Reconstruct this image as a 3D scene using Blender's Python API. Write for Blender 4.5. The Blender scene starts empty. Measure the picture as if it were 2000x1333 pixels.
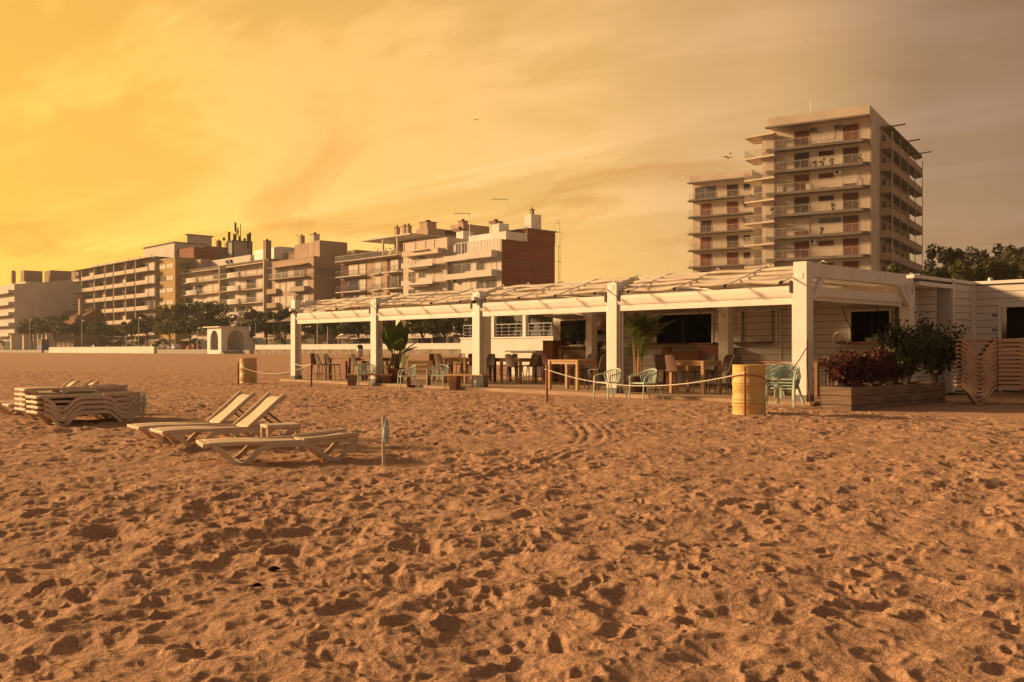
import bpy, math, random
import numpy as np
from mathutils import Vector, Matrix

random.seed(11)
scene = bpy.context.scene
COL = scene.collection
PI = math.pi
R = math.radians

# ------------------------------------------------------------------ camera numbers (photo is 2000 px wide)
F, HZ, CH = 1850.0, 685.0, 1.2          # focal length in px, horizon row, eye height
SUN_AZ, SUN_EL = R(13), R(17)           # sun stands left of the view, slightly in front
EXPO = 1.08

# seafront frame: U runs along the seafront (left and away), V runs inland
U = Vector((-0.680, 0.7332)); V = Vector((0.7332, 0.680))
O = Vector((6.78, 21.8))                # front corner post of the pergola
RZ = math.atan2(-U.y, -U.x)

def pt(px, py, d):
    return Vector(((px - 1000) / F * d, d, CH + (HZ - py) / F * d))
def gp(px, py, z=0.0):                  # the point of height z seen at that spot
    d = (CH - z) * F / (py - HZ)
    return Vector(((px - 1000) / F * d, d, z))
def loc2w(lx, ly, z=0.0):
    p = O - U * lx + V * ly
    return Vector((p.x, p.y, z))
def w2loc(x, y):
    p = Vector((x, y)) - O
    return (-p.dot(U), p.dot(V))
def on_v(px, ly):                       # local x of the spot seen at column px on the line ly = const
    k = (px - 1000) / F
    b = O + V * ly
    w = (k * b.y - b.x) / (U.x - k * U.y)
    return -w
def sst(a, b, x):
    t = np.clip((x - a) / (b - a), 0, 1)
    return t * t * (3 - 2 * t)
def ground(x, y):
    lx = -((x - O.x) * U.x + (y - O.y) * U.y); ly = (x - O.x) * V.x + (y - O.y) * V.y
    return -0.06 * sst(-4, -1, ly) * (1 - sst(10, 20, ly)) + 0.66 * sst(14, 50, ly)

# ------------------------------------------------------------------ materials
MATS = {}
def mat(name, col, rough=0.6, var=0.12, scale=3.0, bump=0.0, bscale=40.0, spec=0.3, metal=0.0, trans=0.0, stretch=None, dirt=None):
    if name in MATS: return MATS[name]
    m = bpy.data.materials.new(name); m.use_nodes = True
    nt = m.node_tree; N = nt.nodes; L = nt.links
    b = N['Principled BSDF']
    b.inputs['Roughness'].default_value = rough
    b.inputs['Specular IOR Level'].default_value = spec
    b.inputs['Metallic'].default_value = metal
    tc = N.new('ShaderNodeTexCoord'); mp = N.new('ShaderNodeMapping')
    L.new(tc.outputs['Object'], mp.inputs['Vector'])
    if stretch: mp.inputs['Scale'].default_value = stretch
    n = N.new('ShaderNodeTexNoise'); n.inputs['Scale'].default_value = scale; n.inputs['Detail'].default_value = 6
    L.new(mp.outputs[0], n.inputs['Vector'])
    cr = N.new('ShaderNodeValToRGB'); e = cr.color_ramp.elements
    e[0].position = 0.3; e[1].position = 0.72
    e[0].color = [c * (1 - var * 1.6) for c in col] + [1]; e[1].color = [min(1, c * (1 + var)) for c in col] + [1]
    L.new(n.outputs['Fac'], cr.inputs['Fac'])
    out = cr.outputs['Color']
    if dirt:
        n2 = N.new('ShaderNodeTexNoise'); n2.inputs['Scale'].default_value = dirt[1]; n2.inputs['Detail'].default_value = 8; n2.inputs['Roughness'].default_value = 0.7
        mp2 = N.new('ShaderNodeMapping'); mp2.inputs['Scale'].default_value = (1, 1, 0.22); L.new(tc.outputs['Object'], mp2.inputs['Vector']); L.new(mp2.outputs[0], n2.inputs['Vector'])
        r2 = N.new('ShaderNodeMapRange'); r2.inputs[1].default_value = 0.5; r2.inputs[2].default_value = 0.75; r2.inputs[4].default_value = dirt[2]
        L.new(n2.outputs['Fac'], r2.inputs[0])
        mx = N.new('ShaderNodeMix'); mx.data_type = 'RGBA'; mx.inputs['B'].default_value = list(dirt[0]) + [1]
        L.new(r2.outputs[0], mx.inputs['Factor']); L.new(out, mx.inputs['A']); out = mx.outputs['Result']
    L.new(out, b.inputs['Base Color'])
    if bump > 0:
        nb = N.new('ShaderNodeTexNoise'); nb.inputs['Scale'].default_value = bscale; nb.inputs['Detail'].default_value = 4
        L.new(mp.outputs[0], nb.inputs['Vector'])
        bp = N.new('ShaderNodeBump'); bp.inputs['Strength'].default_value = bump; bp.inputs['Distance'].default_value = 0.02
        L.new(nb.outputs['Fac'], bp.inputs['Height']); L.new(bp.outputs[0], b.inputs['Normal'])
    if trans > 0:
        t = N.new('ShaderNodeBsdfTranslucent'); L.new(out, t.inputs['Color'])
        ms = N.new('ShaderNodeMixShader'); ms.inputs[0].default_value = trans
        L.new(b.outputs[0], ms.inputs[1]); L.new(t.outputs[0], ms.inputs[2]); L.new(ms.outputs[0], N['Material Output'].inputs['Surface'])
    MATS[name] = m
    return m
def glass(name, tint=(0.8, 0.85, 0.85), alpha=0.25):
    if name in MATS: return MATS[name]
    m = bpy.data.materials.new(name); m.use_nodes = True
    nt = m.node_tree; N = nt.nodes; L = nt.links
    b = N['Principled BSDF']; b.inputs['Base Color'].default_value = list(tint) + [1]; b.inputs['Roughness'].default_value = 0.08
    t = N.new('ShaderNodeBsdfTransparent'); t.inputs[0].default_value = (0.97, 0.96, 0.95, 1)
    n = N.new('ShaderNodeTexNoise'); n.inputs['Scale'].default_value = 2
    r = N.new('ShaderNodeMapRange'); r.inputs[3].default_value = alpha * 0.7; r.inputs[4].default_value = alpha * 1.3; L.new(n.outputs['Fac'], r.inputs[0])
    ms = N.new('ShaderNodeMixShader'); L.new(r.outputs[0], ms.inputs[0])
    L.new(t.outputs[0], ms.inputs[1]); L.new(b.outputs[0], ms.inputs[2]); L.new(ms.outputs[0], N['Material Output'].inputs['Surface'])
    MATS[name] = m
    return m

M = dict(
    white=mat('white_paint', (0.76, 0.73, 0.68), 0.5, 0.05, 2.0, 0.08, 25, dirt=((0.50, 0.43, 0.34), 1.6, 0.35)),
    whitewall=mat('white_render', (0.72, 0.69, 0.64), 0.85, 0.08, 0.5, 0.1, 8, dirt=((0.42, 0.36, 0.30), 0.5, 0.35)),
    clad=mat('white_cladding', (0.66, 0.62, 0.57), 0.6, 0.07, 1.2, 0.1, 30, dirt=((0.42, 0.36, 0.3), 1.2, 0.3)),
    groove=mat('groove', (0.10, 0.09, 0.08), 0.9),
    fabric=mat('awning_fabric', (0.80, 0.72, 0.60), 0.9, 0.1, 1.5, 0.25, 9, 0.1, trans=0.3, dirt=((0.5, 0.38, 0.27), 1.2, 0.5)),
    screen=mat('screen_fabric', (0.80, 0.75, 0.68), 0.8, 0.05, 1.0, 0.15, 12, 0.15),
    alu=mat('aluminium', (0.55, 0.54, 0.52), 0.4, 0.06, 4, metal=0.6),
    dark=mat('dark_metal', (0.03, 0.028, 0.027), 0.5),
    concrete=mat('concrete', (0.36, 0.34, 0.31), 0.9, 0.15, 1.5, 0.2, 25),
    greybase=mat('grey_plinth', (0.20, 0.195, 0.19), 0.8, 0.12, 5, 0.1, 30),
    deck=mat('deck_timber', (0.42, 0.30, 0.20), 0.8, 0.2, 3, 0.2, 12, stretch=(0.3, 4, 4)),
    wood=mat('light_wood', (0.50, 0.32, 0.17), 0.6, 0.18, 4, 0.15, 10, stretch=(0.6, 6, 6)),
    wood2=mat('brown_wood', (0.26, 0.13, 0.065), 0.6, 0.22, 4, 0.15, 10, stretch=(0.6, 6, 6)),
    redwood=mat('red_brown_wood', (0.16, 0.05, 0.03), 0.5, 0.2, 5),
    greywood=mat('weathered_wood', (0.21, 0.145, 0.10), 0.85, 0.25, 3, 0.3, 10, stretch=(0.5, 0.5, 7)),
    pine=mat('pine_boards', (0.62, 0.42, 0.22), 0.6, 0.15, 4, 0.1, 9, stretch=(0.6, 6, 6)),
    stool=mat('taupe_plastic', (0.14, 0.115, 0.095), 0.6, 0.08, 6),
    stool2=mat('brown_plastic', (0.17, 0.10, 0.075), 0.55, 0.08, 6),
    stoolleg=mat('stool_leg', (0.09, 0.065, 0.05), 0.5, 0.1, 6),
    mint=mat('mint_green_metal', (0.48, 0.60, 0.51), 0.5, 0.06, 5),
    mintseat=mat('mint_green_rope', (0.46, 0.57, 0.49), 0.7, 0.08, 8),
    lounger=mat('lounger_plastic', (0.60, 0.48, 0.36), 0.45, 0.07, 2.0, 0.04, 30, 0.4, dirt=((0.40, 0.29, 0.19), 3.0, 0.4)),
    sling=mat('lounger_sling', (0.66, 0.52, 0.37), 0.75, 0.07, 3, 0.2, 300, 0.2),
    rust=mat('tan_lounger_plastic', (0.50, 0.33, 0.22), 0.5, 0.08, 2.0, 0.04, 30, 0.35, dirt=((0.3, 0.2, 0.13), 3.0, 0.4)),
    drum=mat('ochre_drum_paint', (0.64, 0.45, 0.17), 0.62, 0.09, 2.5, 0.08, 12, 0.3, dirt=((0.40, 0.23, 0.09), 3.0, 0.3)),
    drum2=mat('beige_drum_paint', (0.52, 0.38, 0.18), 0.5, 0.09, 2.5, 0.06, 12, 0.4, dirt=((0.3, 0.2, 0.1), 3.0, 0.4)),
    rope=mat('rope', (0.72, 0.65, 0.55), 0.9, 0.15, 30),
    redrope=mat('red_rope', (0.35, 0.10, 0.07), 0.9, 0.15, 30),
    stake=mat('stake_wood', (0.34, 0.17, 0.08), 0.75, 0.2, 8, stretch=(6, 6, 0.6)),
    palestake=mat('pale_stake', (0.50, 0.42, 0.32), 0.7, 0.15, 8, stretch=(6, 6, 0.6)),
    bag=mat('turquoise_bag', (0.56, 0.68, 0.65), 0.4, 0.25, 14, trans=0.35),
    pot=mat('dark_pot', (0.10, 0.075, 0.06), 0.7, 0.15, 5),
    soil=mat('soil', (0.05, 0.035, 0.025), 1.0, 0.3, 20, 0.4, 30),
    bark=mat('bark', (0.13, 0.095, 0.07), 0.95, 0.3, 6, 0.4, 20),
    leafA=mat('olive_leaf', (0.15, 0.145, 0.04), 0.6, 0.4, 0.5, trans=0.3),
    leafB=mat('dark_leaf', (0.078, 0.083, 0.028), 0.6, 0.4, 0.6, trans=0.25),
    leafC=mat('pine_needle', (0.06, 0.06, 0.024), 0.7, 0.45, 0.4, trans=0.2),
    leafD=mat('palm_leaf', (0.12, 0.15, 0.045), 0.5, 0.3, 2.0, trans=0.3),
    leafE=mat('banana_leaf', (0.12, 0.20, 0.04), 0.4, 0.25, 3.0, trans=0.35),
    redleaf=mat('red_shrub_leaf', (0.12, 0.042, 0.032), 0.5, 0.55, 4.5, trans=0.25),
    shrub=mat('dark_shrub_leaf', (0.07, 0.072, 0.030), 0.45, 0.4, 2.5, trans=0.2),
    pane=mat('window_glass', (0.11, 0.10, 0.095), 0.12, 0.3, 0.7, spec=0.6),
    void=mat('interior_shade', (0.012, 0.010, 0.010), 0.8, 0.3, 1.0),  # near-black colour stands in for shade inside rooms and openings
    blind=mat('pale_blind', (0.62, 0.55, 0.46), 0.8, 0.1, 1.2),
    shutter=mat('brown_red_shutter', (0.15, 0.042, 0.027), 0.7, 0.15, 1.0, 0.0),
    shutterdk=mat('dark_brown_shutter', (0.055, 0.03, 0.025), 0.7, 0.15, 1.0),
    slabgrey=mat('slab_concrete', (0.20, 0.17, 0.145), 0.9, 0.15, 0.6, dirt=((0.16, 0.13, 0.1), 0.9, 0.5)),
    cream=mat('cream_render', (0.60, 0.505, 0.405), 0.9, 0.08, 0.3, dirt=((0.36, 0.28, 0.21), 0.35, 0.4)),
    beige=mat('beige_render', (0.42, 0.34, 0.27), 0.9, 0.09, 0.3, dirt=((0.28, 0.21, 0.15), 0.35, 0.4)),
    tan=mat('tan_render', (0.42, 0.31, 0.22), 0.9, 0.09, 0.3, dirt=((0.28, 0.19, 0.13), 0.35, 0.4)),
    brown=mat('brown_render', (0.30, 0.21, 0.15), 0.9, 0.1, 0.3, dirt=((0.17, 0.12, 0.08), 0.35, 0.4)),
    ochre=mat('ochre_render', (0.40, 0.27, 0.10), 0.9, 0.07, 0.3, dirt=((0.3, 0.19, 0.07), 0.35, 0.3)),
    palewall=mat('pale_render', (0.62, 0.565, 0.50), 0.9, 0.07, 0.3, dirt=((0.4, 0.33, 0.26), 0.35, 0.4)),
    darkwall=mat('maroon_wall', (0.11, 0.04, 0.03), 0.9, 0.1, 0.5),
    tile=mat('roof_tile', (0.20, 0.09, 0.05), 0.9, 0.25, 2.0, 0.3, 6),
    stone=mat('rough_stone', (0.30, 0.25, 0.19), 0.95, 0.35, 1.4, 0.6, 3),
    paving=mat('promenade_paving', (0.36, 0.32, 0.27), 0.9, 0.12, 0.6),
    asphalt=mat('asphalt', (0.05, 0.05, 0.05), 0.9, 0.15, 1.0),
    railing=mat('pale_railing', (0.42, 0.38, 0.34), 0.5, 0.06, 3),
    darkrail=mat('dark_railing', (0.07, 0.055, 0.05), 0.5, 0.1, 3),
    lav=mat('grey_blue_railing', (0.40, 0.40, 0.45), 0.5, 0.05, 3),
    canvas=mat('shop_awning', (0.46, 0.38, 0.30), 0.85, 0.1, 1.0, trans=0.2),
    carwhite=mat('white_car_paint', (0.72, 0.72, 0.72), 0.25, 0.03, 1, spec=0.5),
    carred=mat('red_car_paint', (0.35, 0.03, 0.025), 0.25, 0.03, 1, spec=0.5),
    cardark=mat('dark_car_paint', (0.04, 0.045, 0.05), 0.25, 0.03, 1, spec=0.5),
    tyre=mat('tyre_rubber', (0.02, 0.02, 0.02), 0.8),
    blue=mat('blue_panel', (0.07, 0.13, 0.26), 0.5, 0.15, 1),
    bird=mat('bird_feather', (0.05, 0.045, 0.04), 0.8),
    skin=mat('terracotta', (0.30, 0.13, 0.07), 0.8, 0.15, 3),
    lumpdark=mat('dark_lump_brown', (0.035, 0.022, 0.012), 0.95, 0.3, 20),
    gl=glass('balcony_glass', (0.50, 0.46, 0.42), 0.06),
)
def brick_mat():
    m = bpy.data.materials.new('red_brick'); m.use_nodes = True
    N = m.node_tree.nodes; L = m.node_tree.links; b = N['Principled BSDF']; b.inputs['Roughness'].default_value = 0.9
    tc = N.new('ShaderNodeTexCoord'); mp = N.new('ShaderNodeMapping'); mp.inputs['Rotation'].default_value = (R(90), 0, R(90))
    L.new(tc.outputs['Object'], mp.inputs[0])
    bt = N.new('ShaderNodeTexBrick'); bt.inputs['Scale'].default_value = 1.6
    bt.inputs['Color1'].default_value = (0.24, 0.075, 0.04, 1); bt.inputs['Color2'].default_value = (0.19, 0.055, 0.03, 1); bt.inputs['Mortar'].default_value = (0.22, 0.12, 0.08, 1)
    bt.inputs['Mortar Size'].default_value = 0.02
    L.new(mp.outputs[0], bt.inputs['Vector'])
    n = N.new('ShaderNodeTexNoise'); n.inputs['Scale'].default_value = 0.35; n.inputs['Detail'].default_value = 7; L.new(tc.outputs['Object'], n.inputs['Vector'])
    mr = N.new('ShaderNodeMapRange'); mr.inputs[3].default_value = 0.65; mr.inputs[4].default_value = 1.3; L.new(n.outputs['Fac'], mr.inputs[0])
    mx = N.new('ShaderNodeMix'); mx.data_type = 'RGBA'; mx.blend_type = 'MULTIPLY'; mx.inputs['Factor'].default_value = 1
    L.new(bt.outputs['Color'], mx.inputs['A']); L.new(mr.outputs[0], mx.inputs['B']); L.new(mx.outputs['Result'], b.inputs['Base Color'])
    return m
M['brick'] = brick_mat()

# ------------------------------------------------------------------ mesh builder
class MB:
    def __init__(s): s.v = []; s.f = []; s.sm = []
    def add(s, vs, fs, smooth=False):
        o = len(s.v); s.v.extend([tuple(v) for v in vs]); s.f.extend([tuple(i + o for i in f) for f in fs]); s.sm.extend([smooth] * len(fs)); return s
    def box(s, x0, x1, y0, y1, z0, z1):
        vs = [(x, y, z) for z in (z0, z1) for y in (y0, y1) for x in (x0, x1)]
        return s.add(vs, [(0, 2, 3, 1), (4, 5, 7, 6), (0, 1, 5, 4), (2, 6, 7, 3), (0, 4, 6, 2), (1, 3, 7, 5)])
    def beam(s, p0, p1, w, h, up=(0, 0, 1)):
        p0 = Vector(p0); p1 = Vector(p1); d = (p1 - p0).normalized(); upv = Vector(up)
        if abs(d.dot(upv)) > 0.98: upv = Vector((0, 1, 0))
        sx = d.cross(upv).normalized() * w / 2; sz = sx.cross(d).normalized() * h / 2
        vs = [p + a * sx + b * sz for p in (p0, p1) for b in (-1, 1) for a in (-1, 1)]
        return s.add(vs, [(0, 1, 3, 2), (4, 6, 7, 5), (0, 4, 5, 1), (2, 3, 7, 6), (0, 2, 6, 4), (1, 5, 7, 3)])
    def tube(s, pts, r, n=8, r1=None, caps=True):
        P = [Vector(p) for p in pts]; m = len(P)
        if m < 2: return s
        T = [(P[min(i + 1, m - 1)] - P[max(i - 1, 0)]).normalized() for i in range(m)]
        a = Vector((0, 0, 1)) if abs(T[0].z) < 0.9 else Vector((1, 0, 0))
        nv = (a - T[0] * a.dot(T[0])).normalized(); vs = []
        for i in range(m):
            nv = (nv - T[i] * nv.dot(T[i])).normalized(); bv = T[i].cross(nv)
            rr = r if r1 is None else r + (r1 - r) * i / (m - 1)
            for k in range(n):
                q = 2 * PI * k / n
                vs.append(P[i] + nv * math.cos(q) * rr + bv * math.sin(q) * rr)
        fs = [(i * n + k, i * n + (k + 1) % n, (i + 1) * n + (k + 1) % n, (i + 1) * n + k) for i in range(m - 1) for k in range(n)]
        s.add(vs, fs, True)
        if caps:
            s.add(vs[:n], [tuple(reversed(range(n)))]); s.add(vs[-n:], [tuple(range(n))])
        return s
    def cyl(s, p0, p1, r0, r1=None, n=12): return s.tube([p0, p1], r0, n, r1)
    def lathe(s, prof, n=24, cx=0, cy=0):
        vs = [(cx + r * math.cos(2 * PI * k / n), cy + r * math.sin(2 * PI * k / n), z) for r, z in prof for k in range(n)]
        fs = [(i * n + k, i * n + (k + 1) % n, (i + 1) * n + (k + 1) % n, (i + 1) * n + k) for i in range(len(prof) - 1) for k in range(n)]
        return s.add(vs, fs, True)
    def prism(s, poly, vec):
        n = len(poly); vec = Vector(vec); a = [Vector(p) for p in poly]; b = [p + vec for p in a]
        s.add(a + b, [tuple(reversed(range(n))), tuple(range(n, 2 * n))] + [(k, (k + 1) % n, n + (k + 1) % n, n + k) for k in range(n)]); return s
    def band(s, pts, wid, y0, y1, smooth=False):
        """ribbon of in-plane width wid along pts in the (x, z) plane, from y0 to y1"""
        m = len(pts); up = []; dn = []
        for i in range(m):
            a = Vector(pts[max(i - 1, 0)]); b = Vector(pts[min(i + 1, m - 1)]); t = (b - a).normalized(); nn = Vector((-t.y, t.x)) * wid / 2
            p = Vector(pts[i]); up.append(p + nn); dn.append(p - nn)
        vs = [(p.x, y, p.y) for y in (y0, y1) for L_ in (up, dn) for p in L_]
        fs = []
        for i in range(m - 1):
            fs += [(i, i + 1, m + i + 1, m + i), (2 * m + i, 3 * m + i, 3 * m + i + 1, 2 * m + i + 1), (i, 2 * m + i, 2 * m + i + 1, i + 1), (m + i, m + i + 1, 3 * m + i + 1, 3 * m + i)]
        fs += [(0, m, 3 * m, 2 * m), (m - 1, 3 * m - 1, 4 * m - 1, 2 * m - 1)]
        return s.add(vs, fs, smooth)
    def quad(s, a, b, c, d): return s.add([a, b, c, d], [(0, 1, 2, 3)])
    def build(s, name, m, parent=None, bevel=0, recalc=True):
        me = bpy.data.meshes.new(name); me.from_pydata(s.v, [], s.f)
        me.polygons.foreach_set('use_smooth', s.sm)
        if recalc and len(s.f) < 20000:
            import bmesh
            bm = bmesh.new(); bm.from_mesh(me); bmesh.ops.recalc_face_normals(bm, faces=bm.faces); bm.to_mesh(me); bm.free()
        me.materials.append(m if not isinstance(m, str) else M[m]); me.update()
        o = bpy.data.objects.new(name, me); COL.objects.link(o)
        if parent: o.parent = parent
        if bevel:
            md = o.modifiers.new('edge', 'BEVEL'); md.width = bevel; md.segments = 2; md.limit_method = 'ANGLE'; md.angle_limit = R(40)
        return o
def arr_mesh(name, verts, faces, m, parent=None, smooth=False):
    """numpy verts (n,3), faces (m,4)"""
    me = bpy.data.meshes.new(name); nv, nf, k = len(verts), len(faces), faces.shape[1]
    me.vertices.add(nv); me.vertices.foreach_set('co', np.ascontiguousarray(verts, dtype=np.float32).ravel())
    me.loops.add(nf * k); me.loops.foreach_set('vertex_index', faces.astype(np.int32).ravel())
    me.polygons.add(nf); me.polygons.foreach_set('loop_start', np.arange(0, nf * k, k, dtype=np.int32))
    me.polygons.foreach_set('use_smooth', np.full(nf, smooth))
    me.update(calc_edges=True); me.materials.append(M[m] if isinstance(m, str) else m)
    o = bpy.data.objects.new(name, me); COL.objects.link(o)
    if parent: o.parent = parent
    return o
def chaikin(p, n=2):
    for _ in range(n):
        q = [p[0]]
        for a, b in zip(p[:-1], p[1:]):
            q.append(tuple(0.75 * x + 0.25 * y for x, y in zip(a, b))); q.append(tuple(0.25 * x + 0.75 * y for x, y in zip(a, b)))
        q.append(p[-1]); p = q
    return p
def tag(o, label=None, cat=None, group=None, kind=None):
    if label: o['label'] = label
    if cat: o['category'] = cat
    if group: o['group'] = group
    if kind: o['kind'] = kind
    return o
def empty(name, loc, rz=0.0, label=None, cat=None, group=None):
    o = bpy.data.objects.new(name, None); o.empty_display_size = 0.2; COL.objects.link(o)
    o.location = loc; o.rotation_euler = (0, 0, rz)
    return tag(o, label, cat, group)
def copy_tree(o, parent=None):
    c = o.copy(); COL.objects.link(c)
    if parent: c.parent = parent
    for ch in list(o.children): copy_tree(ch, c)
    return c
PLACED = set()
def place(proto, loc, rz, label, group=None, tilt=None):
    """the first call uses the prototype itself, later calls copy it"""
    o = proto if proto.name not in PLACED else copy_tree(proto)
    PLACED.add(proto.name)
    o.location = loc; o.rotation_euler = (tilt[0] if tilt else 0, tilt[1] if tilt else 0, rz); o['label'] = label
    if group: o['group'] = group
    return o
# ------------------------------------------------------------------ camera, view, sun
cam = bpy.data.cameras.new('camera'); cam.sensor_width = 36; cam.lens = 36 * F / 2000; cam.shift_y = (HZ - 666.5) / 2000
cam.clip_end = 6000; cam.clip_start = 0.05
co = bpy.data.objects.new('camera', cam); COL.objects.link(co); co.location = (0, 0, CH); co.rotation_euler = (R(90), 0, 0); scene.camera = co
scene.view_settings.view_transform = 'Standard'; scene.view_settings.look = 'None'; scene.view_settings.gamma = 1
scene.view_settings.exposure = EXPO
scene.cycles.max_bounces = 6; scene.cycles.transparent_max_bounces = 12

sd = Vector((-math.cos(SUN_AZ) * math.cos(SUN_EL), math.sin(SUN_AZ) * math.cos(SUN_EL), math.sin(SUN_EL)))
sun = bpy.data.lights.new('sun', 'SUN'); sun.energy = 3.65; sun.angle = R(8); sun.color = (1.0, 0.615, 0.29)
so = bpy.data.objects.new('sun', sun); COL.objects.link(so); so.rotation_euler = (-sd).to_track_quat('-Z', 'Y').to_euler(); so.location = sd * 300

def make_world():
    w = bpy.data.worlds.new('World'); scene.world = w; w.use_nodes = True
    N = w.node_tree.nodes; L = w.node_tree.links; bg = N['Background']
    tc = N.new('ShaderNodeTexCoord')
    def math_(op, a, b=None, c=None):
        n = N.new('ShaderNodeMath'); n.operation = op
        for i, x in enumerate((a, b, c)):
            if x is None: continue
            if isinstance(x, (int, float)): n.inputs[i].default_value = x
            else: L.new(x, n.inputs[i])
        return n.outputs[0]
    def ramp(fac, stops, interp='EASE'):
        n = N.new('ShaderNodeValToRGB'); e = n.color_ramp.elements; n.color_ramp.interpolation = interp
        while len(e) < len(stops): e.new(0.5)
        for i, (p, c) in enumerate(stops): e[i].position = p; e[i].color = (*c, 1) if len(c) == 3 else c
        L.new(fac, n.inputs['Fac']); return n.outputs['Color']
    def mix(t, f, a, b):
        n = N.new('ShaderNodeMix'); n.data_type = 'RGBA'; n.blend_type = t; n.clamp_result = False
        for k, x in (('Factor', f), ('A', a), ('B', b)):
            if isinstance(x, (int, float)): n.inputs[k].default_value = x if k == 'Factor' else (x, x, x, 1)
            elif isinstance(x, tuple): n.inputs[k].default_value = (*x, 1)
            else: L.new(x, n.inputs[k])
        return n.outputs['Result']
    d = tc.outputs['Generated']
    sp = N.new('ShaderNodeSeparateXYZ'); L.new(d, sp.inputs[0])
    g = Vector((-0.62, 1.0, 0.19)).normalized()
    dt = N.new('ShaderNodeVectorMath'); dt.operation = 'DOT_PRODUCT'; L.new(d, dt.inputs[0]); dt.inputs[1].default_value = g
    ang = math_('DIVIDE', math_('ARCCOSINE', math_('MINIMUM', dt.outputs['Value'], 0.99999)), PI)
    base = ramp(ang, [(0.0, (1.02, 0.54, 0.065)), (0.06, (0.97, 0.525, 0.085)), (0.12, (0.90, 0.50, 0.115)), (0.19, (0.83, 0.49, 0.15)), (0.25, (0.69, 0.41, 0.165)),
                      (0.31, (0.35, 0.212, 0.122)), (0.37, (0.215, 0.138, 0.092)), (0.50, (0.285, 0.195, 0.135)), (1.0, (0.285, 0.20, 0.14))])
    low = ramp(sp.outputs['Z'], [(0.0, (1.17, 1.12, 0.95)), (0.07, (1.17, 1.14, 1.0)), (0.17, (0.98, 0.98, 0.96)), (0.34, (0.88, 0.86, 0.86)), (0.6, (0.75, 0.76, 0.82)), (1.0, (0.72, 0.75, 0.85))], 'LINEAR')
    col = mix('MULTIPLY', 1.0, base, low)
    # cloud sheets: direction projected on a high plane, streaks drawn out along one wind direction
    den = math_('ADD', math_('MAXIMUM', sp.outputs['Z'], 0.0), 0.10)
    cx = math_('DIVIDE', sp.outputs['X'], den); cy = math_('DIVIDE', sp.outputs['Y'], den)
    cb = N.new('ShaderNodeCombineXYZ'); L.new(cx, cb.inputs[0]); L.new(cy, cb.inputs[1])
    def cloud(rot, sx, sy, off, scale, det, ro, dist):
        m0 = N.new('ShaderNodeMapping'); m0.inputs['Rotation'].default_value = (0, 0, R(rot)); L.new(cb.outputs[0], m0.inputs[0])
        m1 = N.new('ShaderNodeMapping'); m1.inputs['Scale'].default_value = (sx, sy, 1); m1.inputs['Location'].default_value = (off, off * 0.7, 0); L.new(m0.outputs[0], m1.inputs[0])
        n = N.new('ShaderNodeTexNoise'); n.inputs['Scale'].default_value = scale; n.inputs['Detail'].default_value = det; n.inputs['Roughness'].default_value = ro; n.inputs['Distortion'].default_value = dist
        L.new(m1.outputs[0], n.inputs['Vector']); return n.outputs['Fac']
    A = cloud(40, 0.30, 0.85, 12.2, 1.0, 11, 0.60, 1.3)      # broad bands
    B = cloud(36, 0.30, 2.6, 9.4, 1.2, 10, 0.58, 0.5)       # fine streaks
    D = cloud(44, 0.50, 0.95, 20.74, 1.0, 11, 0.62, 1.2)      # darker patches
    near = ramp(ang, [(0.0, (1, 1, 1)), (0.16, (0.8, 0.8, 0.8)), (0.26, (0.45, 0.45, 0.45)), (0.5, (0.25, 0.25, 0.25))])
    fa = math_('MULTIPLY', ramp(A, [(0.47, (0, 0, 0)), (0.60, (1, 1, 1))]), near)
    col = mix('MIX', math_('MULTIPLY', fa, 0.9), col, mix('MULTIPLY', 1.0, col, (1.28, 1.30, 1.62)))
    fd = ramp(D, [(0.50, (0, 0, 0)), (0.68, (1, 1, 1))])
    col = mix('MIX', math_('MULTIPLY', fd, 0.95), col, mix('MULTIPLY', 1.0, col, (0.84, 0.735, 0.60)))
    fb = math_('MULTIPLY', ramp(B, [(0.52, (0, 0, 0)), (0.72, (1, 1, 1))]), near)
    col = mix('MIX', math_('MULTIPLY', fb, 0.85), col, mix('MULTIPLY', 1.0, col, (1.14, 1.16, 1.36)))
    sky = N.new('ShaderNodeTexSky'); sky.sky_type = 'NISHITA'; sky.sun_disc = False; sky.sun_elevation = SUN_EL; sky.sun_rotation = math.atan2(sd.x, sd.y)
    col = mix('ADD', 0.006, col, mix('MULTIPLY', 1.0, sky.outputs[0], (1.0, 0.62, 0.3)))
    L.new(col, bg.inputs['Color']); bg.inputs['Strength'].default_value = 0.5
make_world()

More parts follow.
